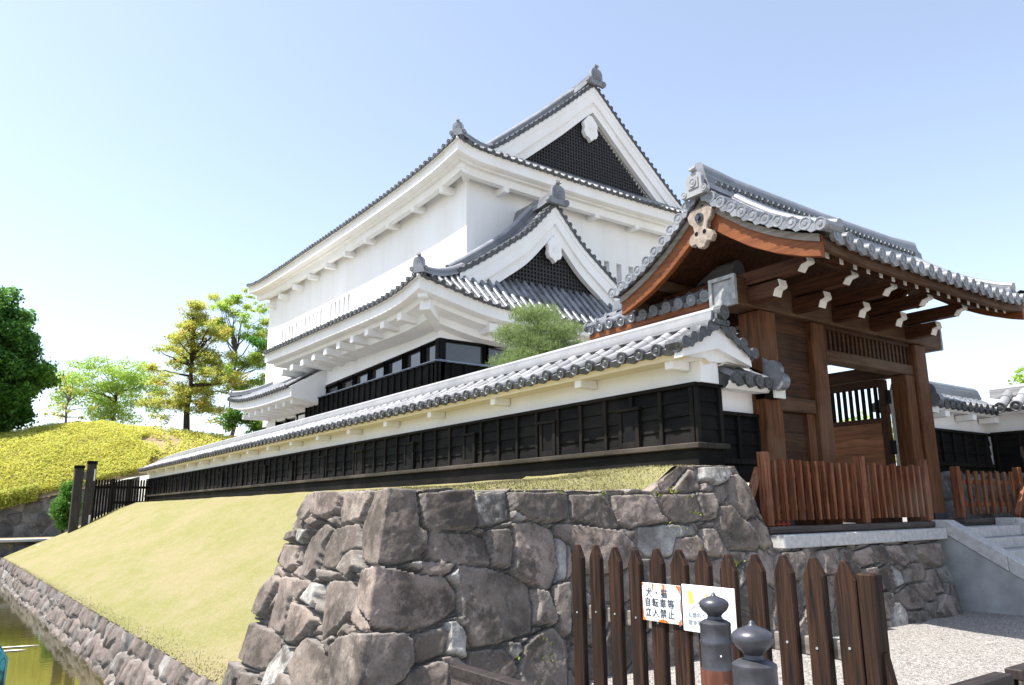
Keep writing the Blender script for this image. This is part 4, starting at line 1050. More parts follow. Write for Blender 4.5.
for px, py, r in [(679, 478, 24), (681, 507, 22), (707, 505, 15), (715, 473, 18), (722, 491, 12), (741, 495, 22), (734, 533, 28), (762, 532, 20), (688, 543, 17), (711, 537, 15), (667, 531, 15), (655, 500, 14), (636, 510, 18), (640, 540, 20),
                  (600, 575, 26), (640, 575, 20), (670, 565, 18), (700, 565, 17), (730, 570, 17), (760, 560, 17), (790, 560, 15), (650, 605, 22), (690, 600, 20), (725, 600, 18), (757, 595, 18), (620, 640, 24), (670, 640, 22), (715, 635, 20), (755, 630, 20), (790, 622, 16),
                  (871, 553, 14), (894, 551, 13), (927, 549, 18), (868, 572, 13), (889, 577, 16), (898, 566, 7), (907, 573, 7), (917, 572, 9), (938, 575, 14), (949, 566, 9), (915, 595, 19), (881, 603, 14), (927, 613, 15), (961, 598, 20), (904, 618, 12), (822, 559, 14), (796, 559, 13), (796, 592, 14), (828, 588, 13), (846, 560, 12), (850, 590, 13), (848, 618, 13), (876, 632, 13), (820, 615, 14), (800, 640, 15)]:
    u, z, s = front_uz(px, py); sd_.append((u, z, r * s * 0.95))
for x, y, r in [(230, 118, 33), (278, 115, 38), (335, 118, 42), (235, 165, 20), (178, 232, 36), (230, 235, 40), (300, 222, 46), (328, 262, 22), (112, 352, 40), (160, 345, 42), (202, 330, 22), (235, 350, 24), (288, 378, 52), (200, 420, 42), (80, 475, 55), (132, 525, 55), (212, 512, 52),
                (325, 415, 16), (20, 545, 45), (265, 470, 18), (60, 600, 40), (180, 600, 40), (270, 610, 40)]:
    px, py = z8(x, y); u, z, s = left_uz(px, py); sd_.append((u, z, r / 2.56 * s * 0.85))
PA = lambda x, y: left_uz(210 + x / 3.34, 480 + y / 3.34)[:2]
PB = lambda x, y: front_uz(370 + x / 3.343, 480 + y / 3.343)[:2]
PC = lambda x, y: front_uz(560 + x / 4.452, 450 + y / 4.452)[:2]
PD = lambda x, y: front_uz(780 + x / 5.12, 530 + y / 5.12)[:2]
polys = []
for pts, pale in [([(335, 40), (365, 40), (350, 85), (310, 145), (290, 120)], 0), ([(368, 42), (440, 35), (415, 110), (375, 130), (347, 120)], 0), ([(440, 35), (540, 28), (495, 130), (405, 155)], 0), ([(347, 125), (370, 135), (345, 160), (320, 145)], 0),
                  ([(265, 170), (300, 165), (290, 200), (255, 200)], 0), ([(300, 170), (340, 165), (300, 215), (290, 205)], 1), ([(255, 205), (295, 220), (275, 290), (245, 300), (220, 280)], 0), ([(380, 140), (405, 165), (370, 215), (345, 300), (325, 325), (288, 320), (300, 235), (345, 165)], 0),
                  ([(420, 165), (487, 140), (485, 225), (445, 245), (425, 295), (355, 295), (375, 220)], 0), ([(485, 230), (490, 290), (465, 325), (430, 300), (455, 250)], 0), ([(355, 300), (425, 305), (405, 330), (360, 335)], 0), ([(213, 315), (222, 335), (180, 440), (160, 460), (137, 440), (150, 405)], 0),
                  ([(235, 320), (275, 325), (275, 380), (240, 490), (225, 510), (160, 490), (210, 400)], 0), ([(280, 330), (325, 330), (325, 365), (300, 405), (280, 390)], 0), ([(345, 345), (370, 350), (345, 430), (315, 405)], 1), ([(285, 405), (335, 430), (345, 465), (310, 520), (285, 550), (252, 540), (265, 470)], 0),
                  ([(375, 340), (425, 330), (470, 330), (475, 365), (465, 440), (425, 490), (350, 535), (345, 480)], 0), ([(125, 470), (160, 480), (225, 515), (215, 560), (165, 635), (130, 630), (75, 590), (90, 520)], 0), ([(235, 540), (270, 560), (272, 590), (235, 660), (215, 685), (150, 700), (175, 625)], 1),
                  ([(315, 520), (370, 560), (372, 600), (355, 700), (275, 700), (262, 630), (285, 570)], 0), ([(60, 590), (105, 625), (100, 660), (60, 720), (5, 720), (20, 640)], 0), ([(100, 640), (155, 650), (150, 690), (90, 720)], 0), ([(240, 645), (265, 665), (290, 720), (210, 720)], 0)]:
    polys.append(([PA(*p) for p in pts], pale))
for lf, ft in [([(545, 28), (497, 130), (489, 180), (490, 265), (530, 285)], [(36, 280), (110, 272), (165, 262), (192, 225), (192, 170), (165, 150), (158, 60), (150, 28)]),
               ([(560, 286), (495, 300), (480, 330), (486, 420), (520, 462)], [(30, 497), (150, 498), (240, 475), (300, 430), (302, 375), (260, 315), (170, 312), (120, 302), (45, 290)]),
               ([(520, 512), (430, 520), (385, 545), (360, 685), (355, 760)], [(0, 770), (60, 705), (110, 675), (150, 610), (140, 530), (110, 510), (60, 506), (5, 510)])]:
    polys.append(([PA(*p) for p in lf] + [PB(*p) for p in ft], 0))
for pts, pale in [([(168, 40), (330, 32), (345, 60), (355, 110), (350, 165), (205, 168), (180, 150), (170, 100)], 0), ([(360, 35), (465, 35), (475, 130), (365, 158), (345, 90)], 1), ([(470, 40), (670, 38), (668, 125), (600, 138), (540, 130), (480, 95)], 0), ([(478, 98), (540, 130), (480, 130)], 1),
                  ([(205, 170), (345, 172), (390, 190), (410, 285), (240, 275), (200, 258), (188, 220)], 0), ([(392, 168), (460, 160), (475, 215), (470, 292), (415, 285)], 0), ([(480, 140), (545, 132), (615, 160), (625, 215), (638, 280), (610, 360), (590, 365), (500, 320), (480, 300), (485, 220)], 0),
                  ([(170, 265), (285, 278), (265, 312), (180, 310)], 0), ([(115, 280), (165, 270), (172, 298)], 1), ([(265, 318), (292, 295), (300, 350), (275, 330)], 1), ([(290, 277), (400, 292), (480, 312), (545, 345), (555, 420), (548, 510), (420, 550), (360, 555), (335, 520), (310, 445), (300, 370)], 0),
                  ([(550, 360), (590, 370), (625, 460), (615, 485), (555, 475), (560, 420)], 0), ([(625, 185), (660, 210), (665, 330), (640, 330)], 1), ([(620, 345), (665, 335), (670, 520), (640, 500), (615, 400)], 0), ([(280, 455), (310, 455), (330, 485), (310, 490)], 1), ([(265, 470), (285, 470), (322, 510), (318, 598), (258, 575)], 1),
                  ([(150, 515), (255, 485), (262, 520), (250, 580), (165, 615), (155, 560)], 0), ([(335, 570), (450, 558), (490, 600), (500, 640), (450, 680), (330, 640)], 0), ([(465, 540), (500, 540), (510, 570), (490, 600), (470, 570)], 1), ([(520, 550), (560, 515), (610, 490), (640, 530), (660, 640), (660, 720), (520, 720), (505, 640)], 0),
                  ([(115, 680), (130, 645), (235, 600), (260, 620), (255, 700), (200, 740), (100, 740)], 0), ([(240, 590), (290, 590), (335, 640), (330, 700), (265, 690), (262, 620)], 0), ([(340, 650), (450, 690), (480, 740), (330, 740)], 0)]:
    polys.append(([PB(*p) for p in pts], pale))
for pts, pale in [([(55, 190), (190, 185), (230, 230), (270, 320), (270, 350), (190, 345), (100, 315), (60, 300)], 0), ([(240, 195), (410, 195), (440, 250), (460, 320), (355, 330), (320, 350), (275, 330), (250, 260)], 0), ([(-10, 322), (80, 325), (260, 365), (330, 430), (330, 480), (290, 530), (200, 545), (120, 540), (60, 420), (-10, 370)], 0),
                  ([(440, 195), (600, 190), (635, 310), (500, 315), (455, 260)], 0), ([(608, 190), (680, 195), (700, 250), (690, 310), (640, 315)], 0), ([(500, 180), (580, 78), (605, 95), (630, 170), (600, 185)], 0), ([(630, 75), (755, 75), (770, 100), (740, 140), (690, 155), (632, 130)], 1), ([(640, 145), (680, 160), (675, 190), (640, 180)], 0),
                  ([(690, 160), (735, 150), (755, 205), (720, 245), (690, 200)], 0), ([(745, 130), (790, 105), (830, 150), (880, 275), (830, 305), (770, 230)], 0), ([(710, 250), (750, 245), (790, 290), (830, 320), (890, 400), (880, 445), (760, 440), (705, 340), (695, 290)], 0), ([(830, 310), (880, 300), (925, 340), (970, 410), (905, 440)], 0),
                  ([(345, 340), (500, 325), (600, 330), (620, 370), (520, 385), (500, 470), (380, 470), (350, 430)], 1), ([(520, 387), (615, 377), (640, 420), (630, 480), (560, 485), (510, 450)], 0), ([(630, 350), (690, 345), (730, 430), (720, 470), (650, 460)], 0)]:
    polys.append(([PC(*p) for p in pts], pale))
for pts, pale in [([(10, 110), (125, 105), (120, 245), (50, 250)], 0), ([(200, 100), (300, 90), (290, 220), (210, 225)], 0), ([(310, 95), (375, 100), (370, 180), (330, 190)], 0), ([(385, 110), (460, 85), (520, 165), (440, 185), (390, 140)], 0), ([(465, 80), (520, 75), (560, 130), (540, 170), (500, 130)], 0), ([(540, 75), (600, 75), (660, 160), (630, 185), (570, 140)], 0),
                  ([(610, 75), (690, 70), (710, 150), (680, 165)], 0), ([(700, 75), (855, 60), (870, 150), (820, 185), (760, 165), (710, 120)], 0), ([(430, 195), (485, 190), (525, 310), (450, 310)], 0), ([(495, 210), (560, 170), (605, 290), (590, 325), (530, 300)], 0), ([(575, 170), (620, 210), (640, 270), (610, 290)], 1), ([(640, 195), (680, 210), (680, 260), (650, 270)], 0),
                  ([(675, 170), (730, 165), (755, 250), (700, 262), (680, 215)], 0), ([(760, 200), (810, 190), (860, 290), (855, 320), (800, 325), (760, 250)], 0), ([(815, 190), (890, 165), (920, 235), (870, 268)], 1), ([(455, 325), (570, 320), (580, 345), (565, 455), (470, 440)], 0), ([(590, 335), (670, 280), (760, 370), (760, 395), (680, 405), (600, 360)], 0), ([(680, 270), (750, 265), (820, 350), (770, 365)], 0),
                  ([(875, 270), (935, 255), (1010, 420), (940, 450), (890, 380)], 0), ([(670, 415), (750, 410), (800, 460), (700, 495), (660, 450)], 0), ([(570, 365), (600, 370), (650, 440), (655, 530), (600, 535), (575, 460)], 1), ([(470, 455), (560, 465), (590, 530), (470, 560)], 0), ([(830, 330), (870, 340), (890, 400), (930, 445), (850, 460), (800, 420)], 0)]:
    polys.append(([PD(*p) for p in pts], pale))
rs_ = np.random.RandomState(41)
for _ in range(150): sd_.append((rs_.uniform(-3.3, 9.6), rs_.uniform(-2.0, 0.1), rs_.uniform(0.02, 0.07)))
def top_z(u):
    x = u + 3.17
    return np.interp(x, [0, 6.5, 6.75, 7.02, 8.05, 8.3, 8.62, 8.68, 14], [0.18, 0.20, 0.33, 0.50, 0.52, 0.16, -0.46, -0.53, -0.53])
u1 = np.concatenate([np.arange(-3.6, -0.12, 0.021), np.arange(-0.12, 0.12, 0.008), np.arange(0.12, 3.9, 0.0155), np.arange(3.9, 9.72, 0.021)])
t1 = np.linspace(0, 1, 150)
UU = np.repeat(u1[:, None], len(t1), 1); ZT = top_z(u1)[:, None] + 0.03 * fbm(u1 * 3.3, u1 * 0, 3, 4)[:, None]
ZZ = -2.15 + (ZT + 2.15) * t1[None, :]
fold = np.array([0.04, 0.10, 0.18, 0.30, 0.45])
UU = np.concatenate([UU, np.repeat(u1[:, None], 5, 1)], 1); ZZ = np.concatenate([ZZ, np.repeat(ZT, 5, 1) + 0 * fold[None, :]], 1)
fd = np.concatenate([np.zeros(len(t1)), fold])[None, :] * np.ones((len(u1), 1))
dirs_ = np.where((UU > 0)[..., None], np.array([0, 1.0, 0]), np.array([1.0, 0, 0])) + 0.0
near = (np.abs(UU) < 0.5)[..., None]; dirs_ = np.where(near, np.array([0.7, 0.7, 0]), dirs_)
INW = (dirs_ * fd[..., None], np.clip(fd / 0.06, 0, 1) * 0.9)
lim = -2.1 - 0.55 * (0.18 - ZZ)
UU = np.where(UU < lim, lim, UU)
st = thing('stone_bastion', 'big weathered castle stones forming the bastion and the base under the gate', 'stone wall', (5, 6.6, -1.6))
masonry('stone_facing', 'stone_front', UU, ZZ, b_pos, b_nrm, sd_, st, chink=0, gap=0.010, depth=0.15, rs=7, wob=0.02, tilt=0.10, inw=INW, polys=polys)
# grassy top of the bastion
nx, ny = 90, 46
X, Y = np.meshgrid(np.linspace(3.40, 8.02, nx), np.linspace(6.44, 9.9, ny), indexing='ij')
TZ = lambda x, y: top_z(x - 3.17) - 0.02 + (np.interp(x, [3, 4.5, 6.6, 7.1, 8.6], [0.17, 0.24, 0.40, 0.50, 0.52]) - top_z(x - 3.17) + 0.02) * sstep(6.4, 7.1, y) * (x < 8.02)
zt_ = TZ(X, Y)
front_drop = -0.10 * (1 - sstep(3.35, 3.6, X))
sl_ = np.interp((X - 2.75) / 4.65, [0, 0.045, 0.225, 0.467, 0.63, 0.81, 1.0], [-2.0, -1.86, -1.46, -0.91, -0.45, 0.08, 0.5])
ZB = zt_ * (1 - sstep(8.0, 9.7, Y)) + sl_ * sstep(8.0, 9.7, Y)
ZB = ZB + front_drop + 0.03 * fbm(X * 2, Y * 2, 4, 3)
idx = np.arange(nx * ny).reshape(nx, ny); QF = lambda idx: np.stack([idx[:-1, :-1], idx[1:, :-1], idx[1:, 1:], idx[:-1, 1:]], -1).reshape(-1, 4)

def mat_grass(name='cropped_grass', tr=0.0):
    k = NT(name, 0.95, 0.08)
    a = k.noise(0.5, 6, 0.7, k.mapped((1, 0.6, 1))); b = k.noise(2.6, 6, 0.75, k.mapped((1.4, 0.5, 1))); c = k.noise(60, 3, 0.65)
    col = k.mix(k.ramp(a, [(0.40, 0.0), (0.60, 1.0)]), (0.30, 0.252, 0.142), (0.225, 0.222, 0.082))
    col = k.mix(k.ramp(b, [(0.46, 0.0), (0.70, 0.75)]), col, (0.31, 0.27, 0.17))
    col = k.mix(k.ramp(b, [(0.28, 0.55), (0.44, 0.0)]), col, (0.18, 0.185, 0.06))
    col = k.mix(k.ramp(c, [(0.4, 0.0), (0.7, 0.4)]), col, (0.175, 0.165, 0.058))
    f1 = k.noise(9, 5, 0.75); f2 = k.noise(24, 4, 0.75)
    col = k.mix(k.ramp(f1, [(0.40, 0.40), (0.58, 0.0)]), col, (0.205, 0.195, 0.075))
    col = k.mix(k.ramp(f2, [(0.50, 0.0), (0.66, 0.5)]), col, (0.36, 0.32, 0.20))
    k.color(col); k.bump(k.mix(0.5, f2, c), 0.9, 0.05); return k.m
MT['grass'] = mat_grass()
def mat_gravel():
    k = NT('gravel', 0.9, 0.2)
    v = k.n('ShaderNodeTexVoronoi'); v.inputs['Scale'].default_value = 52; k.l(k.tc.outputs['Object'], v.inputs['Vector'])
    bw = k.n('ShaderNodeRGBToBW'); k.l(v.outputs['Color'], bw.inputs[0])
    col = k.ramp(bw.outputs[0], [(0.15, (0.15, 0.135, 0.12)), (0.5, (0.32, 0.30, 0.28)), (0.85, (0.46, 0.45, 0.435))])
    col = k.mix(k.ramp(k.noise(0.5, 4), [(0.4, 0.0), (0.7, 0.35)]), col, (0.30, 0.27, 0.24))
    k.color(col)
    k.bump(k.ramp(v.outputs['Distance'], [(0.0, 1.0), (0.7, 0.0)]), 0.9, 0.02); return k.m
MT['gravel'] = mat_gravel()
MT['earth'] = mat_simple('bare_earth', (0.30, 0.235, 0.15), 0.95, 0.1, 0.3, 1.5)
o = np_mesh('grass_terrace', np.stack([X, Y, ZB], -1).reshape(-1, 3), QF(idx), 'grass', None, (5, 8, 0), True); o['kind'] = 'structure'

# grass bank falling to the pond
nx, ny = 60, 150
Tt, Y = np.meshgrid(np.linspace(0, 1.16, nx), np.linspace(8.9, 43.4, ny), indexing='ij')
xm = 2.95 - 0.0175 * Y
X = xm + Tt * (7.4 - xm)
ZB = np.interp(Tt, [0, 0.045, 0.225, 0.467, 0.63, 0.81, 1.0, 1.2], [-2.0, -1.88, -1.46, -0.91, -0.45, 0.08, 0.47, 0.5])
ZB = ZB + 0.05 * fbm(X * 1.2, Y * 1.2, 4, 13)
idx = np.arange(nx * ny).reshape(nx, ny)
o = np_mesh('grass_bank', np.stack([X, Y, ZB], -1).reshape(-1, 3), QF(idx), 'grass', None, (5, 25, -1), True); o['kind'] = 'structure'
# short tufts over the nearer part of the bank
rng = np.random.RandomState(5)
def blades(name, n, fx, h=(0.03, 0.09)):
    t = rng.uniform(0, 1, (n, 2)); p = fx(t); a = rng.uniform(0, 6.28, n); w = rng.uniform(0.003, 0.008, n); hh = rng.uniform(*h, n)
    d = np.stack([np.cos(a), np.sin(a), 0 * a], -1); ln = np.stack([rng.normal(0, 0.35, n), rng.normal(0, 0.35, n), np.ones(n)], -1) * hh[:, None]
    v = np.stack([p - d * w[:, None], p + d * w[:, None], p + ln], 1).reshape(-1, 3)
    o = np_mesh(name, v, np.arange(3 * n).reshape(n, 3), MT['blade']); tag(o, 'short straw and green grass blades over the bank', 'grass', None, 'stuff'); return o
MT['blade'] = mat_grass('grass_blade')
def fx(t):
    y = 9.0 + (t[:, 1] ** 1.9) * 34; T = t[:, 0] * 1.1; x0 = 2.95 - 0.0175 * y; x = x0 + T * (7.4 - x0)
    z = np.interp(T, [0, 0.045, 0.225, 0.467, 0.63, 0.81, 1.0, 1.2], [-2.0, -1.88, -1.46, -0.91, -0.45, 0.08, 0.47, 0.5]); z = z + 0.05 * fbm(x * 1.2, y * 1.2, 4, 13)
    return np.stack([x, y, z - 0.004], -1)
def fxe(t):
    y = 9.0 + (t[:, 1] ** 1.5) * 34; T = 0.03 * np.abs(rng.normal(0, 1, len(t))) * (1.2 - t[:, 1]) - 0.004; x0 = 2.95 - 0.0175 * y; x = x0 + T * (7.4 - x0)
    z = np.interp(T, [0, 0.045, 0.225], [-2.0, -1.88, -1.46]); z = z + 0.05 * fbm(x * 1.2, y * 1.2, 4, 13)
    return np.stack([x, y, z - 0.004], -1)
blades('grass_blades', 7000, fxe, (0.012, 0.032))['label'] = 'ragged grass blades along the edge of the pond wall'
def fx2(t):
    x = 3.6 + t[:, 0] * 4.35; y = 6.47 + t[:, 1] * 1.7
    return np.stack([x, y, TZ(x, y) + 0.03 * fbm(x * 2, y * 2, 4, 3)], -1)
blades('grass_blades', 14000, fx2, (0.008, 0.03))['label'] = 'short straw coloured grass blades on top of the stone bastion'

# pond edge wall
def seeds_rand(u0, u1, z0, z1, su, sz, rng):
    out = []; z = z0 + sz / 2; k = 0
    while z < z1 + sz / 2:
        u = u0 + (k % 2) * su / 2
        while u < u1 + su: out.append((u + rng.uniform(-0.28, 0.28) * su, z + rng.uniform(-0.25, 0.25) * sz, rng.uniform(0.35, 0.6) * min(su, sz))); u += su * rng.uniform(0.75, 1.25)
        z += sz; k += 1
    return out
rr_ = np.random.RandomState(3)
yy = np.concatenate([np.arange(7.5, 22, 0.035), np.arange(22, 43.5, 0.09)]); zz = np.linspace(-2.95, -1.96, 34)
UU, ZZ = np.meshgrid(yy, zz, indexing='ij')
e_pos = lambda U, Z: np.stack([2.95 - 0.0175 * U - 0.02 - 0.36 * (-1.96 - Z), U, Z], -1)
cn = lambda v: (lambda U, Z: np.broadcast_to(np.array(v, float) / np.linalg.norm(v), U.shape + (3,)))
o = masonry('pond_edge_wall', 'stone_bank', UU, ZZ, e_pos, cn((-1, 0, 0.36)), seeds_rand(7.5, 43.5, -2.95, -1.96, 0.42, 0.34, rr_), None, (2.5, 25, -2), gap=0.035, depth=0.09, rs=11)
tag(o, 'low stone edging wall between the grass bank and the pond', 'stone wall')
# cap that hides the joint to the grass
# far walls beyond the pond
def flat_wall(name, label, x0, x1, y, z0, z1f, su, sz, rs, mat='stone_grey', step=0.07):
    xx = np.arange(x0, x1, step); t = np.linspace(0, 1, max(8, int(abs(z1f(x1) - z0) / step))); UU = np.repeat(xx[:, None], len(t), 1)
    ZZ = z0 + (np.array([z1f(a) for a in xx])[:, None] - z0) * t[None, :]
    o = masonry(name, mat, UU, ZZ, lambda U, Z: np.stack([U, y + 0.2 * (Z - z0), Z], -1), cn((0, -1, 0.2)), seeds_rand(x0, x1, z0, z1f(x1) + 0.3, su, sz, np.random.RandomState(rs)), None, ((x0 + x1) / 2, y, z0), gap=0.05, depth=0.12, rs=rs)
    tag(o, label, 'stone wall'); return o
flat_wall('pond_end_wall', 'grey stone wall closing the far end of the pond, just above the water', -30, 5.0, 44.0, -3.0, lambda x: -1.32, 0.8, 0.55, 21)
m = MB(); m.box(-30, 5.0, 43.9, 44.6, -1.32, -1.18); o = m.build('coping_kerb', 'granite', None, (-12, 44.2, -1.3), bevel=0.02); tag(o, 'pale kerb of stone along the top of the pond end wall', 'kerb')
flat_wall('hill_retaining_wall', 'dark stone retaining wall below the yellow shrubs of the hill', -30, 9.0, 50.0, -1.4, lambda x: 0.10 + max(0, x - 1) * 0.25 + (-0.02) * min(0, x), 1.0, 0.75, 23)

# court stone plinth under the right wing walls
UU, ZZ = np.meshgrid(np.arange(14.3, 17.6, 0.035), np.linspace(-0.4, 0.62, 30), indexing='ij')
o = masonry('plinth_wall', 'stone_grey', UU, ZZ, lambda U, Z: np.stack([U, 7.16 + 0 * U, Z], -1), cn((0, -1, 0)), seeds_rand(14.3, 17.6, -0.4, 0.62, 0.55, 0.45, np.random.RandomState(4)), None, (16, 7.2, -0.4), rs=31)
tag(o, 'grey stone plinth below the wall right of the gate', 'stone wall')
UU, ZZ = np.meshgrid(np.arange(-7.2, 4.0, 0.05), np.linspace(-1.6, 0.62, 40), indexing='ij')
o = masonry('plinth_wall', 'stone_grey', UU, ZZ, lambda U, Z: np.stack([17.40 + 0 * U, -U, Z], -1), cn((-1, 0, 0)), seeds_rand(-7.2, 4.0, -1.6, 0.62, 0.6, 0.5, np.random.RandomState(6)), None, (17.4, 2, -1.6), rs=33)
tag(o, 'grey stone plinth below the wall coming forward at the right edge', 'stone wall')

# ------------------------------------------------------------------ ground, water, hill
def sheet(name, x0, x1, y0, y1, z, mat, nx=2, ny=2, amp=0, sc=0.2):
    X, Y = np.meshgrid(np.linspace(x0, x1, nx), np.linspace(y0, y1, ny), indexing='ij'); Z = np.full(X.shape, z) + amp * fbm(X * sc, Y * sc, 4, 8)
    idx = np.arange(nx * ny).reshape(nx, ny)
    o = np_mesh(name, np.stack([X, Y, Z], -1).reshape(-1, 3), QF(idx), mat, None, ((x0 + x1) / 2, (y0 + y1) / 2, z), True); o['kind'] = 'structure'; return o
sheet('ground', -900, 900, -900, 900, -3.3, 'earth', 12, 12)
sheet('gravel_yard', 2.2, 60, -40, 6.15, -1.6, 'gravel', 120, 80, 0.05, 0.5)
m = MB(); m.box(-40, 2.2, -40, 5.2, -3.3, -1.604); o = m.build('path', 'gravel', None, (-10, -10, -1.6)); o['kind'] = 'structure'
m = MB(); m.box(2.2, 60, -40, 6.1, -3.29, -1.70); o = m.build('yard_fill', 'earth', None, (20, -10, -1.7)); o['kind'] = 'structure'
m = MB(); m.box(8.7, 70, 6.45, 120, -3.2, -0.365); o = m.build('court', 'gravel', None, (30, 30, -0.4)); o['kind'] = 'structure'
m = MB(); m.box(7.5, 8.72, 8.0, 44, -3.2, 0.44); o = m.build('wall_terrace', 'earth', None, (8, 25, 0)); o['kind'] = 'structure'
m = MB(); m.box(-60, 60, 44.4, 50.4, -3.2, -1.25); o = m.build('pond_path', 'earth', None, (0, 47, -1.3)); o['kind'] = 'structure'
k = NT('pond_water', 0.04, 0.5)
k.color(k.mix(k.ramp(k.noise(0.25, 4), [(0.4, 0.0), (0.65, 1.0)]), (0.034, 0.033, 0.010), (0.072, 0.058, 0.018)))
wv = k.noise(1.6, 3, 0.55, k.mapped((0.6, 2.6, 1))); k.bump(wv, 0.035, 0.05)
MT['water'] = k.m
sheet('pond_water', -60, 3.2, 5.2, 44.6, -2.7, 'water')
# pale floating streaks
m = MB()
for px, py, L_, w_ in ((12, 647, 0.5, 0.05), (6, 651, 0.35, 0.07)):
    d = ray(px, py); p = d * (-2.69 / d.z); a = V((0.97, -0.25, 0)); b = V((0.25, 0.97, 0))
    m.prism([p + a * L_ * c + b * w_ * s for c, s in ((-1, 0), (-0.3, -0.8), (0.6, -0.6), (1, 0.1), (0.3, 0.9), (-0.6, 0.7))], (0, 0, 0.006))
o = m.build('floating_scum', 'white_end', None, (1, 15, -2.69)); tag(o, 'pale streaks of foam floating on the pond', 'foam', None, 'stuff')
# teal object at the pond's edge, cut by the frame
d = ray(-16, 676); p = d * (9.0 / d.y)
tf = thing('windsock', 'teal scaled fabric streamer hanging over the pond at the left edge', 'streamer', p)
k = NT('teal_scales', 0.5, 0.3); vv = k.n('ShaderNodeTexVoronoi'); vv.inputs['Scale'].default_value = 12; k.l(k.mapped((1, 1, 0.7)), vv.inputs['Vector'])
k.color(k.ramp(vv.outputs['Distance'], [(0.1, (0.02, 0.30, 0.36)), (0.55, (0.10, 0.50, 0.55)), (0.75, (0.005, 0.07, 0.10))])); MT['teal'] = k.m
m = MB(); m.tube([p + V((-0.30, 0.1, 0.33)), p + V((-0.1, 0.05, 0.30)), p + V((-0.02, 0, 0.1)), p + V((0.0, 0, -0.25)), p + V((-0.05, 0, -0.6))], [0.10, 0.16, 0.2, 0.17, 0.10], 14); m.build('fabric_body', 'teal', tf, smooth=60)
m = MB(); m.prism([p + V((0.05, -0.20, -0.10)), p + V((0.35, -0.2, -0.14)), p + V((0.30, -0.2, -0.22)), p + V((0.05, -0.2, -0.25))], (0, 0.02, 0)); m.build('yellow_fin', mat_simple('lime_fabric', (0.45, 0.62, 0.02), 0.6, 0.3), tf)

# hill on the left
HPT = [(-60, 5.2), (-20, 4.6), (-4, 4.2), (2, 4.6), (5, 5.5), (7.8, 6.05), (9.7, 5.6), (11, 5.6), (15, 5.3), (20, 5.0), (40, 4.6), (80, 4)]
nx, ny = 120, 50
X, Y = np.meshgrid(np.linspace(-60, 80, nx), np.linspace(50.2, 90, ny), indexing='ij')
base_z = 0.10 + np.clip(X - 1, 0, 9) * 0.25
crest = np.interp(X, [a for a, _ in HPT], [b for _, b in HPT])
HZ = lambda X, Y: (0.10 + np.clip(X - 1, 0, 9) * 0.25) + (np.interp(X, [a for a, _ in HPT], [b for _, b in HPT]) - (0.10 + np.clip(X - 1, 0, 9) * 0.25)) * np.sin(np.clip((Y - 50.2) / 10.5, 0, 1) * math.pi / 2) ** 0.9
Z = HZ(X, Y) + 0.25 * fbm(X * 0.5, Y * 0.5, 3, 2)
idx = np.arange(nx * ny).reshape(nx, ny)
o = np_mesh('hill', np.stack([X, Y, Z], -1).reshape(-1, 3), QF(idx), 'earth', None, (0, 60, 0), True); o['kind'] = 'structure'
m = MB(); m.box(-60, 80, 50.6, 90, -3.2, 0.05); o = m.build('hill_base', 'earth', None, (0, 70, -1)); o['kind'] = 'structure'

# ------------------------------------------------------------------ vegetation
def leaf_mesh(name, centers, size, mat, parent=None, base=(0, 0, 0), rng=None, up_bias=0.4, jit=0.35, aspect=0.55):
    n = len(centers); rng = rng or np.random.RandomState(1)
    nrm = rng.normal(0, 1, (n, 3)); nrm[:, 2] += up_bias * 2.4; nrm[:, 0] -= 0.5; nrm /= np.linalg.norm(nrm, axis=1, keepdims=True)
    a = np.cross(nrm, rng.normal(0, 1, (n, 3))); a /= np.linalg.norm(a, axis=1, keepdims=True); b = np.cross(nrm, a)
    s = size * rng.uniform(1 - jit, 1 + jit, (n, 1))
    v = np.stack([centers - a * s * 0.5, centers - b * s * aspect * 0.5 + nrm * s * 0.08, centers + a * s * 0.5, centers + b * s * aspect * 0.5 + nrm * s * 0.08], 1).reshape(-1, 3)
    return np_mesh(name, v, np.arange(4 * n).reshape(n, 4), mat, parent, base)
def clumps(rng, cs, per, shell=0.55):
    """leaf positions in ellipsoid clumps (x,y,z,rx,ry,rz)"""
    out = []
    for x, y, z, a, b, c in cs:
        n = max(8, int(per * (a * b * c) ** (2 / 3)))
        d = rng.normal(0, 1, (n, 3)); d /= np.linalg.norm(d, axis=1, keepdims=True)
        r = shell + (1 - shell) * rng.uniform(0, 1, (n, 1)); r = r * (0.8 + 0.45 * rng.uniform(0, 1, (n, 1)) ** 2)
        out.append(np.array([x, y, z]) + d * r * np.array([a, b, c]))
    return np.concatenate(out)
def crown_clumps(rng, C, Rr, n, cr, flat=0.75, inner=0.2):
    """n clump centres spread through an ellipsoid"""
    out = []
    for _ in range(n):
        d = rng.normal(0, 1, 3); d /= np.linalg.norm(d); r = (inner + (1 - inner) * rng.uniform(0, 1) ** 0.6)
        s = cr * rng.uniform(0.6, 1.3)
        out.append((C[0] + d[0] * r * Rr[0], C[1] + d[1] * r * Rr[1], C[2] + d[2] * r * Rr[2], s, s, s * flat))
    return out
MT['bark'] = mat_wood('bark', (0.035, 0.026, 0.02), (0.11, 0.085, 0.065), 'z', 0.9, 8, 0.1)
MT['bark_pale'] = mat_wood('pale_bark', (0.10, 0.085, 0.07), (0.22, 0.19, 0.16), 'z', 0.9, 8, 0.1)
MT['leaf_dark'] = mat_leaf('leaf_evergreen', [(0.035, 0.11, 0.022), (0.10, 0.26, 0.045), (0.18, 0.38, 0.075), (0.065, 0.18, 0.032)], 0.5)
MT['leaf_lime'] = mat_leaf('leaf_lime', [(0.28, 0.44, 0.07), (0.42, 0.58, 0.11), (0.54, 0.66, 0.16)], 0.6)
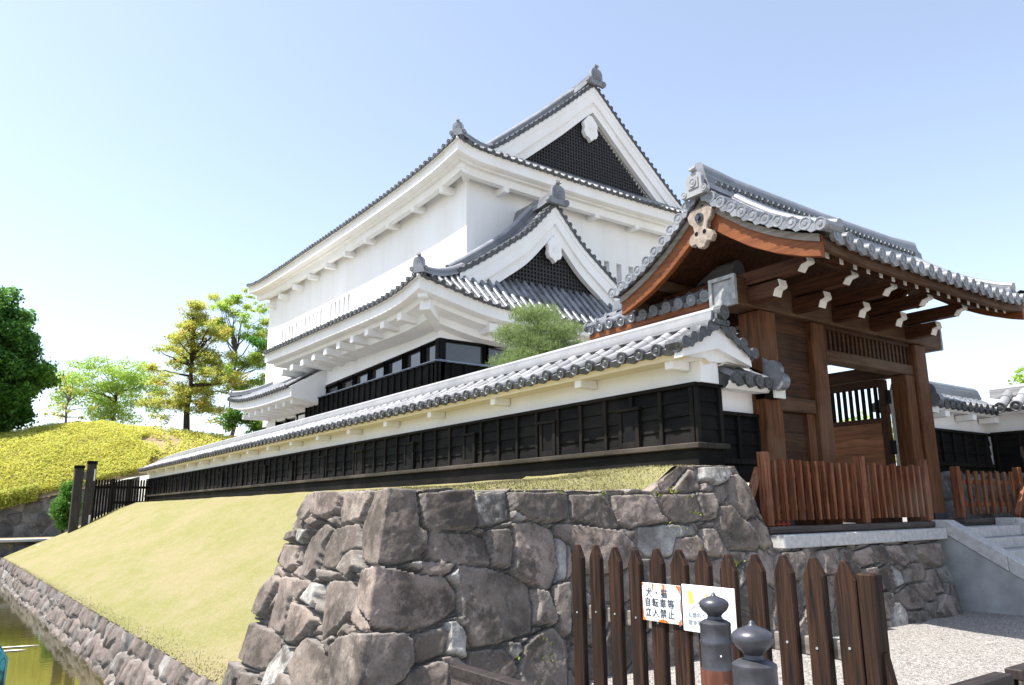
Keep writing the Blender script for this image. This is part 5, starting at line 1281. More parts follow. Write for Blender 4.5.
MT['leaf_spring'] = mat_leaf('leaf_spring', [(0.34, 0.40, 0.08), (0.52, 0.55, 0.12), (0.58, 0.52, 0.12), (0.44, 0.50, 0.11)], 0.6)
MT['leaf_rust'] = mat_leaf('leaf_rust', [(0.42, 0.40, 0.09), (0.58, 0.46, 0.09), (0.60, 0.42, 0.09), (0.42, 0.45, 0.10)], 0.6)
MT['leaf_green'] = mat_leaf('leaf_green', [(0.05, 0.14, 0.02), (0.11, 0.26, 0.035), (0.18, 0.36, 0.06)], 0.5)
MT['leaf_yellow'] = mat_leaf('leaf_yellow', [(0.55, 0.53, 0.10), (0.68, 0.64, 0.14), (0.38, 0.44, 0.08), (0.72, 0.69, 0.22)], 0.5)
MT['leaf_red'] = mat_leaf('leaf_reddish', [(0.20, 0.16, 0.035), (0.28, 0.15, 0.05), (0.16, 0.18, 0.03), (0.30, 0.26, 0.05)], 0.35)
MT['needle'] = mat_leaf('pine_needle', [(0.16, 0.23, 0.075), (0.27, 0.35, 0.12), (0.38, 0.46, 0.20)], 0.5)
def limb_path(rng, a, b, n=5, wob=0.08):
    a, b = V(a), V(b); L = (b - a).length
    return [a.lerp(b, i / n) + V((rng.normal(0, wob * L * 0.3), rng.normal(0, wob * L * 0.3), rng.normal(0, wob * L * 0.15) + 0.06 * L * math.sin(math.pi * i / n) * 0)) * (0 if i in (0, n) else 1) for i in range(n + 1)]
def tree(name, label, cat, base, top, r0, cl, per, leaf, mat, rs, bark='bark', limbs=10, shell=0.5, extra=None, group=None, up_bias=0.4, twig_to=None):
    rng = np.random.RandomState(rs)
    t = thing(name, label, cat, base, group)
    m = MB(); b, tp = V(base), V(top)
    path = limb_path(rng, b - V((0, 0, 0.3)), tp, 7, 0.06); m.tube(path, [r0 * (1.15 - 1.05 * i / 7) for i in range(8)], 10)
    ordered = sorted(cl, key=lambda c: -(c[3]))
    for i in range(min(limbs, len(cl))):
        c = ordered[i * len(ordered) // max(1, limbs)]; k = 0.25 + 0.6 * min(1, max(0, (c[2] - b.z) / max(0.1, tp.z - b.z) - 0.15)); st_ = b.lerp(tp, min(0.95, k))
        m.tube(limb_path(rng, st_, (c[0], c[1], c[2]), 5, 0.12), [r0 * q for q in (0.42, 0.34, 0.27, 0.2, 0.13, 0.06)], 6)
    m.build('trunk', bark, t, smooth=60)
    P = clumps(rng, cl, per, shell)
    leaf_mesh('crown', P, leaf, mat, t, rng=rng, up_bias=up_bias)
    if extra:
        cl2, per2, mat2 = extra; leaf_mesh('crown', clumps(rng, cl2, per2, shell), leaf, mat2, t, rng=rng, up_bias=up_bias)
    return t
rng = np.random.RandomState(77)
# dark evergreen at the left edge
cl = crown_clumps(rng, (1.0, 62, 9.4), (3.2, 3.2, 4.4), 130, 0.95, 0.85, 0.45)
tree('evergreen_tree', 'dense dark green evergreen tree at the left edge on the yellow hill', 'tree', (1.6, 62, 4.6), (1.6, 62, 13), 0.4, cl, 800, 0.30, 'leaf_dark', 3, extra=(crown_clumps(rng, (1.2, 61.2, 10.2), (3.5, 3.2, 4.6), 26, 0.8, 0.8, 0.75), 420, 'leaf_green'))
# light green tree
cl = crown_clumps(rng, (10.3, 75, 10.6), (4.9, 2.8, 3.0), 125, 0.9, 0.5, 0.3)
tree('broadleaf_tree', 'loose light green tree with spreading crown behind the crest of the hill', 'tree', (10.6, 75, 5.2), (10.8, 75, 11), 0.16, cl, 330, 0.19, 'leaf_lime', 4, limbs=16)
# main tree with the bare leaning trunk
cl = []
for h, w in ((7.6, 3.3), (8.4, 3.7), (9.5, 3.9), (10.7, 3.4), (11.9, 2.9), (13.1, 2.3), (14.3, 1.6), (15.3, 0.8)):
    nn = 20 if w > 2 else 10
    for q in range(nn):
        a = rng.uniform(0, 6.28); rr = w * rng.uniform(0.12, 1.0); cl.append((13.8 + rr * math.cos(a) * 1.05, 60 + rr * math.sin(a), h + rng.normal(0, 0.4), rng.uniform(0.5, 1.0), rng.uniform(0.5, 1.0), rng.uniform(0.25, 0.55)))
ext = [(c[0] + rng.normal(0, 0.5), c[1] - 0.3, c[2] + rng.normal(0, 0.3), c[3] * 0.7, c[4] * 0.7, c[5]) for c in cl[::3]]
tree('tall_tree', 'tall airy yellow green tree with a bare dark trunk left of the keep', 'tree', (13.55, 60, 4.5), (13.6, 60, 15.6), 0.24, cl, 560, 0.17, 'leaf_spring', 5, limbs=26, shell=0.2, extra=(ext, 260, 'leaf_rust'), up_bias=0.9)
# pale spreading tree behind, reaching behind the keep's eaves
cl = []
for (x, z, r) in [(19.5, 19.5, 1.3), (21.5, 18.3, 1.6), (18.2, 17.2, 1.5), (23.2, 16.8, 1.5), (20.6, 16.4, 1.5), (17.4, 14.6, 1.5), (22.4, 14.6, 1.7), (19.4, 13.6, 1.6), (24.5, 13.5, 1.6), (21.5, 12.2, 1.7), (18.2, 11.6, 1.5), (24, 10.8, 1.6), (20.4, 20.6, 0.9), (22.6, 20.2, 0.8)]:
    for q in range(9): cl.append((x + rng.normal(0, r * 0.7), 75 + rng.normal(0, 1.2), z + rng.normal(0, r * 0.35), r * rng.uniform(0.35, 0.7), r * 0.6, r * rng.uniform(0.2, 0.42)))
tree('spreading_tree', 'bright spring green spreading tree with open branches behind the keep corner', 'tree', (21, 75, 5), (20.8, 75, 17), 0.20, cl, 560, 0.20, 'leaf_lime', 6, 'bark_pale', limbs=30, shell=0.2, extra=(cl[::3], 420, 'leaf_spring'), up_bias=0.8)
# dark pine peeping out beside the keep
cl = [(23.2 + rng.normal(0, 1.2), 70 + rng.normal(0, 1), z, rng.uniform(0.7, 1.1), 0.9, 0.35) for z in np.linspace(8.5, 15.8, 22)]
tree('conifer_tree', 'dark green conifer beside the far corner of the keep', 'tree', (23.4, 70, 4.8), (23.4, 70, 16), 0.25, cl, 700, 0.24, 'leaf_dark', 8, limbs=14, shell=0.3)
cl = crown_clumps(rng, (21.3, 66, 8.0), (3.6, 2, 2.2), 44, 0.8, 0.7, 0.3)
tree('shrub_tree', 'mid green leafy bush below the keep\'s low wing roof', 'tree', (21, 66, 4.6), (21, 66, 8), 0.15, cl, 520, 0.24, 'leaf_green', 9, extra=(cl[::3], 380, 'leaf_lime'))
# thin bare-topped tree behind the evergreen
cl = [(6.8 + rng.normal(0, 0.8), 72 + rng.normal(0, 0.8), rng.uniform(7.5, 11.4), 0.5, 0.5, 0.3) for _ in range(16)]
tree('thin_tree', 'sparse pale tree between the dark evergreen and the light green tree', 'tree', (6.8, 72, 5.4), (6.9, 72, 11), 0.12, cl, 300, 0.18, 'leaf_spring', 10, 'bark_pale', limbs=16, shell=0.1)
# right edge tree tip and court greenery seen through the gate
cl = crown_clumps(rng, (41.6, 14.0, 5.2), (1.6, 1.6, 1.6), 30, 0.6, 0.7, 0.3)
tree('broadleaf_tree', 'light green tree top showing above the wall at the right edge', 'tree', (41.2, 14.0, -0.36), (41.2, 14.0, 5.5), 0.18, cl, 420, 0.22, 'leaf_lime', 12)
for i, (x, y, z, r, mt, lb) in enumerate([(25.5, 15.5, 1.7, 2.3, 'leaf_lime', 'rounded bright green shrub seen through the bars of the open gate leaf'), (30.5, 18.5, 1.6, 2.6, 'leaf_yellow', 'yellowish shrub seen through the narrow gap right of the open gate leaf'), (33, 21.5, 2.8, 3.4, 'leaf_green', 'darker green tree crown behind the shrubs in the court')]):
    cl = crown_clumps(rng, (x, y, z - 0.3), (r, r, r * 0.75), 36, 0.7, 0.8, 0.5)
    tree('court_shrub', lb, 'shrub', (x, y, -0.36), (x, y, z), 0.1, cl, 420, 0.2, mt, 20 + i, limbs=5)
# garden pine behind the long wall
pn = thing('garden_pine', 'clipped pine with fuzzy light green needle pads rising behind the long wall', 'pine', (10.75, 13.7, -0.36))
m = MB(); m.tube([(10.75, 13.7, -0.5), (10.85, 13.8, 1.0), (10.55, 13.6, 2.3), (10.8, 13.8, 3.5), (10.6, 13.7, 4.3)], [0.13, 0.12, 0.10, 0.07, 0.03], 8)
pads = []
for (x, y, z, r) in [(8.05, 11.0, 2.55, 0.5), (8.5, 11.1, 2.9, 0.5), (8.3, 11.4, 3.2, 0.42), (8.9, 11.2, 3.3, 0.5), (8.6, 11.4, 3.65, 0.36), (9.3, 11.3, 3.0, 0.5), (9.6, 11.4, 3.45, 0.34), (9.1, 11.5, 3.72, 0.36), (8.9, 11.6, 2.6, 0.55), (9.5, 11.5, 2.65, 0.5), (9.9, 11.4, 3.05, 0.38), (8.15, 11.6, 2.2, 0.5), (8.75, 11.0, 2.3, 0.5)]:
    x, y, z, r = x * 1.2, y * 1.2, z * 1.2, r * 1.15
    pads.append((x, y, z, r)); m.tube(limb_path(rng, (10.7, 13.7, z - 0.4), (x, y, z - 0.02), 4, 0.15), [0.05, 0.04, 0.03, 0.025, 0.012], 6)
m.build('trunk', 'bark', pn, smooth=60)
cs = []; dirs = []
for x, y, z, r in pads:
    n = int(620 * r * r / 0.25)
    d = rng.normal(0, 1, (n, 3)); d /= np.linalg.norm(d, axis=1, keepdims=True)
    cs.append(np.array([x, y, z]) + d * rng.uniform(0.2, 1.25, (n, 1)) ** 0.7 * np.array([r, r, r * 0.5])); dirs.append(d)
cs = np.concatenate(cs); n = len(cs)
vs = []; 
for q in range(6):                                             # each shoot a spray of needles
    dd = rng.normal(0, 1, (n, 3)); dd[:, 2] += 0.9; dd /= np.linalg.norm(dd, axis=1, keepdims=True); sd = np.cross(dd, rng.normal(0, 1, (n, 3))); sd /= np.linalg.norm(sd, axis=1, keepdims=True)
    L_ = rng.uniform(0.10, 0.17, (n, 1)); vs.append(np.stack([cs - sd * 0.0045, cs + sd * 0.0045, cs + dd * L_], 1))
vs = np.concatenate(vs).reshape(-1, 3)
np_mesh('crown', vs, np.arange(len(vs)).reshape(-1, 3), 'needle', pn)
# yellow shrub cover on the hill, and the hedge on its crest
n = 170000
x = rng.uniform(-14, 11.0, n); y = 50.3 + rng.uniform(0, 1, n) ** 1.2 * 11.5
edge = 9.3 - 0.02 * (y - 50) + 0.5 * np.sin(y * 1.7); keep_ = (x < edge + 0.6) ; x, y = x[keep_], y[keep_]
z = HZ(x, y) + 0.25 * fbm(x * 0.5, y * 0.5, 3, 2) + 0.55 * (0.6 + fbm(x * 0.7, y * 0.7, 3, 44)) * rng.uniform(0.2, 1.15, len(x))
o = leaf_mesh('yellow_shrub_cover', np.stack([x, y, z], -1), 0.125, 'leaf_yellow', None, (0, 55, 2), np.random.RandomState(3), 0.7); tag(o, 'clipped yellow green shrubs covering the hill as one mass', 'shrubs', None, 'stuff')
n = 26000
x = rng.uniform(-14, 3.8, n); y = 50.1 + rng.uniform(-0.35, 0.7, n); z = 0.10 + np.clip(x - 1, 0, 9) * 0.25 + rng.uniform(-0.12, 0.85, n)
o = leaf_mesh('shrub_fringe', np.stack([x, y, z], -1), 0.16, MT['leaf_spring'], None, (0, 50, 0), np.random.RandomState(4), 0.3); tag(o, 'greener fringe of the shrub mass hanging over the retaining wall', 'shrubs', None, 'stuff')
n = 9000
x = rng.uniform(10.4, 18.5, n); y = 64 + rng.uniform(-0.6, 0.6, n); z = 5.1 + rng.uniform(0, 1.0, n) * (0.85 + 0.25 * fbm(x, y, 3, 5))
o = leaf_mesh('clipped_hedge', np.stack([x, y, z], -1), 0.17, 'leaf_red', None, (14, 64, 5), np.random.RandomState(5), 0.3); tag(o, 'low clipped hedge with reddish tips along the crest behind the tall tree', 'hedge')
n = 9000
x = rng.uniform(9.3, 16, n); y = rng.uniform(51, 62, n); k_ = fbm(x * 0.6, y * 0.35, 3, 61) > -0.12; x, y = x[k_], y[k_]
o = leaf_mesh('yellow_shrub_patch', np.stack([x, y, HZ(x, y) + 0.25 * fbm(x * 0.5, y * 0.5, 3, 2) + rng.uniform(0, 0.5, len(x))], -1), 0.17, 'leaf_yellow', None, (12, 57, 3), np.random.RandomState(6), 0.7); tag(o, 'patchy low yellow shrubs beside the bare soil of the hill', 'shrubs', None, 'stuff')
cl = crown_clumps(rng, (4.75, 44.9, 0.30), (0.50, 0.5, 1.35), 60, 0.34, 0.9, 0.4)
tree('round_bush', 'bright green clipped bush left of the tall black gate posts', 'bush', (4.7, 44.9, -1.2), (4.7, 44.9, 0.8), 0.06, cl, 1500, 0.11, 'leaf_green', 31, limbs=4)

# ------------------------------------------------------------------ kerb, steps, fences on the gate platform
kb = thing('platform_kerb', 'row of pale granite kerb blocks under the reddish picket fence', 'kerb', (10.7, 6.3, -0.5))
for a, b in ((8.62, 9.42), (9.42, 10.42), (10.42, 11.36), (11.36, 12.22), (12.22, 12.86)):
    m = MB(); m.box(a + 0.006, b - 0.006, 6.10, 6.48, -0.53, -0.362); m.build('kerb_block', 'granite', kb, bevel=0.012)
stp = thing('stone_steps', 'pale granite steps with sloping side walls climbing to the right of the gate', 'steps', (14.2, 5, -1.6))
for i in range(7):
    z1 = -0.365 - 0.177 * i; y1 = 6.46 - 0.29 * i
    m = MB(); m.box(13.19, 15.42, y1 - (0.33 if i else 0.42), y1 + 0.05, z1 - 0.175, z1); m.box(13.20, 15.41, y1 - (0.29 if i else 0.38), 6.5, -1.7, z1 - 0.18); m.build('step', 'granite', stp, bevel=0.012)
for x0_, x1_ in ((12.88, 13.18), (15.43, 15.73)):
    m = MB(); ln = lambda y: -0.24 - (6.13 - y) * 0.615
    m.prism([(x0_ + 0.02, 6.44, -1.75), (x0_ + 0.02, 6.44, ln(6.13) - 0.24), (x0_ + 0.02, 6.13, ln(6.13) - 0.24), (x0_ + 0.02, 4.1, ln(4.1) - 0.24), (x0_ + 0.02, 4.1, -1.75)], (x1_ - x0_ - 0.04, 0, 0)); sw = m.build('side_wall', 'granite_wall', stp)
    ys_ = [(6.46, 6.13), (6.13, 5.30), (5.296, 4.60), (4.596, 4.0)]
    for a, b in ys_:
        za, zb = (ln(6.13), ln(6.13)) if a > 6.2 else (ln(a), ln(b))
        m = MB(); m.hexa([(x0_, b, zb - 0.235), (x1_, b, zb - 0.235), (x1_, a, za - 0.235), (x0_, a, za - 0.235)], [(x0_, b, zb), (x1_, b, zb), (x1_, a, za), (x0_, a, za)]); m.build('coping_slab', 'granite', stp, bevel=0.012)
m = MB(); m.box(12.86, 18, 6.47, 6.9, -0.60, -0.368); o = m.build('landing', 'granite_wall', None, (15, 6.6, -0.4)); o['kind'] = 'structure'

def picket_fence(name, label, y, x0, x1, posts, zt_, zb, pitch, mat, pw=0.050, pd=0.085, group=None, brace=None):
    f = thing(name, label, 'fence', ((x0 + x1) / 2, y, zb), group)
    rg = np.random.RandomState(int(x0 * 10))
    for px in posts:
        m = MB(); m.box(px - 0.065, px + 0.065, y - 0.09, y + 0.04, zb, zt_ + 0.08 + rg.uniform(-0.02, 0.03)); m.build('post', mat, f, bevel=0.012)
    x = x0 + 0.19
    while x < x1 - 0.08:
        if all(abs(x - p) > 0.11 for p in posts):
            m = MB(); dz = rg.uniform(-0.02, 0.015); lx = rg.uniform(-0.01, 0.01)
            m.hexa([(x - pw / 2, y - pd, zb + 0.07), (x + pw / 2, y - pd, zb + 0.07), (x + pw / 2, y - 0.002, zb + 0.07), (x - pw / 2, y - 0.002, zb + 0.07)],
                   [(x - pw / 2 + lx, y - pd, zt_ + dz), (x + pw / 2 + lx, y - pd, zt_ + dz), (x + pw / 2 + lx, y - 0.002, zt_ + dz), (x - pw / 2 + lx, y - 0.002, zt_ + dz)]); m.build('picket', mat, f, bevel=0.006)
        x += pitch
    for z in (zb + 0.24, zt_ - 0.20):
        m = MB(); m.box(x0, x1, y + 0.001, y + 0.055, z - 0.04, z + 0.04); m.build('rail', mat, f, bevel=0.006)
    m = MB(); m.box(x0 - 0.1, x1 + 0.05, y - 0.14, y + 0.10, zb - 0.085, zb - 0.002); m.build('base_plank', 'rail_grey_x', f, bevel=0.01)
    for a, b in (brace or []):
        m = MB(); m.bar(a, b, 0.07, 0.09); m.build('brace', mat, f)
    return f
picket_fence('picket_fence', 'reddish weathered picket fence standing on the kerb in front of the gate', 6.42, 8.70, 12.93, (8.72, 11.03, 12.90), 0.62, -0.26, 0.19, 'fence_red',
             brace=[((8.68, 6.45, 0.50), (8.36, 6.50, -0.16)), ((11.9, 6.48, 0.62), (11.9, 7.0, -0.3))])
picket_fence('picket_fence', 'darker picket fence with slanting brace above the stone steps, right of the gate', 6.62, 14.42, 17.1, (14.45, 17.0), 0.60, -0.24, 0.30, 'fence_red', 0.085, 0.05,
             brace=[((16.95, 6.5, 0.30), (16.35, 6.45, -0.22))])
m = MB()
for i in range(10): m.bar((8.40 + 0.11 * i, 6.56, -0.34), (8.40 + 0.11 * i, 6.56, -0.06), 0.022, 0.012, (0, 1, 0))
for z in (-0.30, -0.24, -0.18, -0.12, -0.06): m.bar((8.38, 6.57, z), (9.45, 6.57, z), 0.02, 0.012)
o = m.build('safety_net', 'orange_net', None, (8.9, 6.56, -0.34)); tag(o, 'small piece of orange plastic net behind the foot of the reddish fence', 'net')

# ------------------------------------------------------------------ foreground picket fence and its signs
FX = 4.2
ff = thing('foreground_fence', 'dark weathered picket fence with pointed tops in the foreground, carrying two white signs', 'fence', (FX, 3.7, -1.6))
rg = np.random.RandomState(12)
apex = [4.96, 4.74, 4.52, 4.30, 4.08, 3.865, 3.65, 3.435, 3.22, 3.01, 2.80, 2.60]
for i, y in enumerate(apex):
    w = 0.064 + rg.uniform(-0.004, 0.006); zt_ = -0.295 + rg.uniform(-0.014, 0.008); sh = zt_ - 0.105; t_ = 0.052; lean = rg.uniform(-0.008, 0.008)
    m = MB(); m.prism([(FX, y + w + lean, -1.62), (FX, y + w, sh), (FX, y + 0.012, zt_), (FX, y - 0.010, zt_), (FX, y - w, sh), (FX, y - w + lean, -1.62)], (t_, 0, 0)); pk = m.build('picket', 'fence_dark', ff, bevel=0.006)
    m = MB()
    for z in (-0.80, -1.40): m.disc((FX - 0.004, y + rg.uniform(-0.015, 0.015), z + rg.uniform(-0.02, 0.02)), (-1, 0, 0), 0.008, 0.01, 8, False)
    m.build('nail', 'copper', pk)
for z in (-0.815, -1.40):
    m = MB(); m.box(FX + 0.054, FX + 0.115, 2.47, 5.06, z - 0.055, z + 0.055); m.build('rail', 'rail_grey', ff, bevel=0.008)
m = MB(); m.box(FX + 0.008, FX + 0.13, 2.44, 2.532, -1.62, -0.375); m.build('end_post', 'fence_dark', ff, bevel=0.01)
m = MB(); m.bar((FX + 0.07, 2.46, -0.80), (FX + 0.07, 2.30, -1.60), 0.06, 0.05, (1, 0, 0)); m.build('brace', 'fence_dark', ff)

def text_mesh(name, body, size, M, mat, parent, spacing=1.0, ext=0.0015):
    cu = bpy.data.curves.new(name, 'FONT'); cu.body = body; cu.size = size; cu.extrude = ext; cu.space_character = spacing; cu.offset = size * 0.006
    t = bpy.data.objects.new(name, cu); scene.collection.objects.link(t); bpy.context.view_layer.update()
    me = bpy.data.meshes.new_from_object(t.evaluated_get(bpy.context.evaluated_depsgraph_get()))
    bpy.data.objects.remove(t)
    me.transform(M); me.transform(Matrix.Translation(-parent_base(parent))); me.materials.clear(); me.materials.append(MT[mat])
    o = bpy.data.objects.new(name, me); scene.collection.objects.link(o); o.parent = parent
    return o
def face_m(x, y, z, roll=0.0):
    """plane facing -x, text running towards -y, upright in z"""
    return Matrix(((0, 0, -1, x), (-1, 0, 0, y), (0, 1, 0, z), (0, 0, 0, 1))) @ Matrix.Rotation(roll, 4, 'Z')
SX = FX - 0.012
s1 = thing('warning_sign', 'rust edged white sign with three rows of black Japanese characters on the foreground fence', 'sign', (SX, 4.0, -0.66))
m = MB(); m.box(SX - 0.008, SX, 3.83, 4.20, -0.795, -0.535); m.build('sign_plate', 'sign_white', s1, bevel=0.003)
x = SX - 0.0095
def blot(pts, x=x):
    m = MB(); m.prism([(x, y, z) for y, z in pts], (0.001, 0, 0)); m.build('rust_stain', 'rust', s1)
blot([(4.10, -0.536), (4.082, -0.536), (4.084, -0.575), (4.095, -0.582), (4.099, -0.566)]); blot([(4.0, -0.536), (3.972, -0.536), (3.978, -0.58), (3.985, -0.605), (3.998, -0.60), (3.996, -0.57)])
blot([(3.875, -0.536), (3.832, -0.536), (3.832, -0.60), (3.845, -0.575)]); blot([(4.05, -0.794), (3.955, -0.794), (3.965, -0.778), (4.0, -0.772), (4.04, -0.78)]); blot([(3.862, -0.794), (3.832, -0.794), (3.832, -0.755), (3.852, -0.772)]); blot([(4.199, -0.60), (4.199, -0.794), (4.165, -0.794), (4.185, -0.77), (4.192, -0.70)]); blot([(3.832, -0.62), (3.84, -0.65), (3.838, -0.70), (3.832, -0.72)]); blot([(4.199, -0.536), (4.18, -0.536), (4.192, -0.56)])
text_mesh('lettering', '犬・猫', 0.066, face_m(SX - 0.010, 4.165, -0.622), 'ink', s1, 1.24)
text_mesh('lettering', '自転車等', 0.066, face_m(SX - 0.010, 4.178, -0.690), 'ink', s1, 1.24)
text_mesh('lettering', '立入禁止', 0.066, face_m(SX - 0.010, 4.178, -0.758), 'ink', s1, 1.24)
s2 = thing('warning_sign', 'cleaner white sign with crossed out dog drawing above faded text, behind a post cap', 'sign', (SX, 3.6, -0.66))
m = MB(); m.box(SX - 0.010, SX - 0.002, 3.365, 3.815, -0.825, -0.520); m.build('sign_plate', 'sign_white', s2, bevel=0.003)
m = MB(); x2 = SX - 0.0115
m.prism([(x2, 3.745 + a, -0.60 + b) for a, b in ((-0.02, 0.045), (0.02, 0.04), (0.016, 0.0), (0.006, -0.045), (-0.02, -0.05), (-0.034, -0.02), (-0.03, 0.02))], (0.001, 0, 0))
m.prism([(x2, 3.60 + a, -0.63 + b) for a, b in ((-0.02, 0.06), (0.004, 0.05), (0.012, 0.0), (0.004, -0.05), (-0.02, -0.06))], (0.001, 0, 0))
m.build('dog_ear', 'yellow_ink', s2)
m = MB()
m.tube([(x2, 3.755, -0.565), (x2, 3.70, -0.56), (x2, 3.655, -0.585), (x2, 3.645, -0.64), (x2, 3.68, -0.67), (x2, 3.72, -0.66)], 0.0015, 5)
m.tube([(x2, 3.715, -0.615), (x2, 3.70, -0.62)], 0.003, 5); m.tube([(x2, 3.675, -0.625), (x2, 3.665, -0.63)], 0.003, 5)
m.build('dog_outline', 'ink_grey', s2)
m = MB(); m.tube([(x2, 3.74, -0.685), (x2, 3.63, -0.60)], 0.002, 5); m.tube([(x2, 3.69, -0.565), (x2, 3.60, -0.66)], 0.002, 5); m.build('red_cross', 'pink_ink', s2)
text_mesh('lettering', '公園内で犬の散歩', 0.036, face_m(SX - 0.012, 3.765, -0.727), 'ink_grey', s2, 1.12)
text_mesh('lettering', '散歩等は禁止です', 0.036, face_m(SX - 0.012, 3.765, -0.775), 'ink_grey', s2, 1.12)

# ------------------------------------------------------------------ posts with onion-shaped bronze caps
def giboshi_post(x, y, z, label):
    p = thing('capped_post', label, 'post', (x, y, -1.6), 'bronze capped posts in the foreground')
    m = MB(); m.lathe((x, y, 0), [(0.094, -1.62), (0.092, z - 0.40), (0.088, z - 0.375)], 28); w = m.build('wooden_post', 'post_red', p, smooth=40)
    m = MB()
    m.lathe((x, y, z), [(0.086, -0.392), (0.086, -0.375), (0.083, -0.368), (0.083, -0.255), (0.086, -0.25), (0.086, -0.232), (0.083, -0.227), (0.082, -0.16), (0.084, -0.155), (0.083, -0.142), (0.074, -0.136), (0.060, -0.128), (0.040, -0.122), (0.036, -0.108),
                        (0.046, -0.094), (0.066, -0.078), (0.078, -0.058), (0.080, -0.044), (0.074, -0.030), (0.058, -0.018), (0.036, -0.010), (0.020, -0.004), (0.012, 0.002), (0.010, 0.010), (0.004, 0.016)], 36)
    c = m.build('onion_cap', 'bronze', p, smooth=50)
    d = V((-x, -y, 0)).normalized()
    m = MB(); m.disc(V((x, y, z - 0.30)) + d * 0.0845 + V((d.y, -d.x, 0)) * -0.02, d, 0.005, 0.006, 8, False); m.build('rivet', 'white_end', c)
    m = MB(); m.disc(V((x, y, z - 0.475)) + V((d.x + 0.35, d.y - 0.2, 0)).normalized() * 0.10, V((d.x + 0.35, d.y - 0.2, 0)), 0.034, 0.04, 14, False); m.build('white_peg', 'white_end', w)
giboshi_post(3.46, 2.93, -0.475, 'bronze onion capped post of red brown wood standing in front of the second sign')
giboshi_post(2.56, 1.99, -0.445, 'larger, nearer bronze onion capped post right of the one before the sign')

# low dark benches cut by the lower edge of the photograph
def bench(name, label, a, b, z, hw=0.15):
    a, b = V((*a, z)), V((*b, z)); d = (b - a).normalized(); n = V((d.y, -d.x, 0)); t = thing(name, label, 'bench', ((a.x + b.x) / 2, (a.y + b.y) / 2, -1.6), 'low dark benches along the lower edge')
    up_ = V((0, 0, 1))
    m = MB(); m.hexa([a - n * hw - up_ * 0.07, b - n * hw - up_ * 0.07, b + n * hw - up_ * 0.07, a + n * hw - up_ * 0.07], [a - n * hw, b - n * hw, b + n * hw, a + n * hw]); m.build('seat', 'bench_dark', t, bevel=0.006)
    for s in (-1, 1):
        m = MB(); q = n * ((hw - 0.025) * s); m.hexa([a + q - n * 0.01 - up_ * 0.21, b + q - n * 0.01 - up_ * 0.21, b + q + n * 0.01 - up_ * 0.21, a + q + n * 0.01 - up_ * 0.21], [p - up_ * 0.072 for p in (a + q - n * 0.01, b + q - n * 0.01, b + q + n * 0.01, a + q + n * 0.01)]); m.build('apron', 'rail_grey_x', t)
    for k in (0.08, 0.92):
        c = a.lerp(b, k); m = MB(); m.hexa([V((p.x, p.y, -1.62)) for p in (c - d * 0.05 - n * (hw - 0.035), c + d * 0.05 - n * (hw - 0.035), c + d * 0.05 + n * (hw - 0.035), c - d * 0.05 + n * (hw - 0.035))], [p - up_ * 0.073 for p in (c - d * 0.05 - n * (hw - 0.035), c + d * 0.05 - n * (hw - 0.035), c + d * 0.05 + n * (hw - 0.035), c - d * 0.05 + n * (hw - 0.035))]); m.build('leg', 'bench_dark', t)
MT['bench_dark'] = mat_wood('dark_bench_wood', (0.02, 0.016, 0.015), (0.07, 0.055, 0.05), 'x', 0.6, 14, 0.3)
zp = lambda px, py, z: (lambda p: (p.x, p.y))(ray(px, py) * (z / ray(px, py).z))
p0, p1 = zp(957, 685, -1.15), zp(993, 671, -1.15)
bench('low_bench', 'low dark timber bench at the lower right, its right end beside a second bench', (p1[0] - 1.5, p1[1] - 0.07), (p1[0] - 0.0, p1[1] - 0.07), -1.15, 0.06)
p2 = zp(1001, 668, -1.15)
bench('low_bench', 'low dark timber bench in the lower right corner, cut by the frame', (p2[0] + 0.02, p2[1] - 0.07), (p2[0] + 1.6, p2[1] - 0.07), -1.15, 0.06)
q0 = zp(449, 665, -1.12)
bench('low_bench', 'low dark timber bench below the big bastion stones at the bottom edge', (q0[0] + 0.06, q0[1]), (q0[0] + 0.06, q0[1] - 1.5), -1.12, 0.055)

# ------------------------------------------------------------------ black fence and gate posts at the far end of the bank
bf = thing('palisade', 'black picket palisade closing the far end of the grass bank beside the tall posts', 'fence', (6.7, 42.2, 0))
m = MB()
tz = lambda x: float(np.interp(x, [4.68, 5.51, 6.44, 7.39, 8], [-1.0, -0.55, 0.0, 0.38, 0.45]))
x = 5.58
while x < 7.98: m.prism([(x - 0.04, 42.2, tz(x)), (x + 0.04, 42.2, tz(x)), (x + 0.04, 42.2, 1.54), (x, 42.2, 1.60), (x - 0.04, 42.2, 1.54)], (0, 0.04, 0)); x += 0.125
m.build('slat_panel', 'black_trim', bf)
m = MB(); m.box(5.5, 8.0, 42.25, 42.31, 1.15, 1.27); m.box(6.4, 8.0, 42.25, 42.31, 0.42, 0.54); m.build('rail', 'black_trim', bf)
for x in (6.35, 7.1):
    m = MB(); m.box(x - 0.07, x + 0.07, 42.32, 42.46, tz(x), 1.62); m.build('post', 'black_trim', bf)
gf = thing('gate_posts', 'pair of tall square black posts joined by a short beam below the hill', 'gate', (5.0, 42, -0.9))
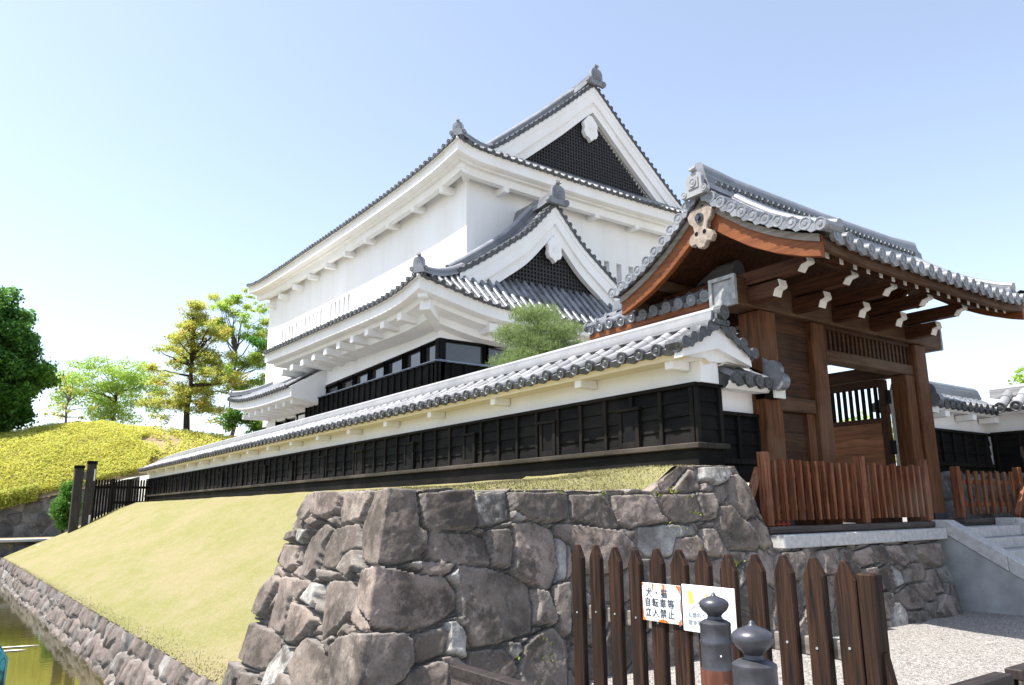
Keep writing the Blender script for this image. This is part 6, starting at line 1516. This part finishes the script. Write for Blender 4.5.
for x, z0_, z1_ in ((4.78, -1.2, 2.22), (5.30, -0.9, 2.44)):
    m = MB(); m.box(x - 0.19, x + 0.19, 41.85, 42.2, z0_, z1_ - 0.14); po = m.build('post', 'black_post', gf, bevel=0.02) if 'black_post' in MT else None
    if po is None:
        MT['black_post'] = mat_wood('dark_grey_post', (0.03, 0.027, 0.025), (0.085, 0.075, 0.068), 'z', 0.7, 12); po = m.build('post', 'black_post', gf, bevel=0.02)
    m = MB(); m.box(x - 0.215, x + 0.215, 41.83, 42.22, z1_ - 0.139, z1_); m.build('post_cap', 'frame', po)
m = MB(); m.box(4.972, 5.108, 41.95, 42.1, 1.55, 1.92); m.build('cross_beam', 'rail_grey', gf)
m = MB(); m.box(5.40, 5.46, 41.845, 41.849, 1.5, 2.05); m.box(5.36, 5.44, 41.845, 41.849, -0.62, -0.1); m.build('white_plate', 'white_end', gf)
# kerb stones at the edge of the bank below the palisade
ks = thing('bank_kerb', 'row of pale kerb stones stepping down the far edge of the grass bank', 'kerb', (4.6, 42.4, -1))
for x in (3.4, 4.0, 4.6, 5.2):
    m = MB(); za, zb = tz(x) if x > 4.68 else -1.46 + (x - 3.45) * 0.42, 0
    m.hexa([(x, 42.3, za - 0.25), (x + 0.56, 42.3, za - 0.02), (x + 0.56, 42.6, za - 0.02), (x, 42.6, za - 0.25)], [(x, 42.3, za + 0.02), (x + 0.56, 42.3, za + 0.26), (x + 0.56, 42.6, za + 0.26), (x, 42.6, za + 0.02)]); m.build('kerb_stone', 'granite', ks, bevel=0.02)

# weeds in the joints of the stones
rg = np.random.RandomState(9); pts = []
for px, py, n in [(693, 512, 30), (735, 562, 40), (700, 516, 24), (668, 524, 20), (712, 512, 18), (547, 658, 30), (520, 655, 14), (762, 548, 14), (640, 497, 24), (560, 492, 20), (522, 491, 16), (476, 490, 14), (600, 494, 20), (655, 494, 24), (540, 640, 10), (700, 545, 14), (672, 492, 26), (690, 497, 20), (682, 530, 16)]:
    d = ray(px, py); k = (6.30 - 0.264 * 0.18) / (d.y - 0.264 * d.z); p = d * k
    n = n // 2
    pts.append(np.array([p.x, p.y - 0.01, p.z]) + rg.normal(0, 1, (n, 3)) * np.array([0.05, 0.02, 0.022]))
o = leaf_mesh('joint_weeds', np.concatenate(pts), 0.035, 'moss', None, (6, 6.2, 0), rg, 0.3); tag(o, 'tiny yellow green weeds sprouting from the joints of the stones', 'weeds', None, 'stuff')

# ------------------------------------------------------------------ lift everything so that the gravel yard is at height 0
for o in list(scene.objects):
    if o.parent is None: o.location.z += EYE
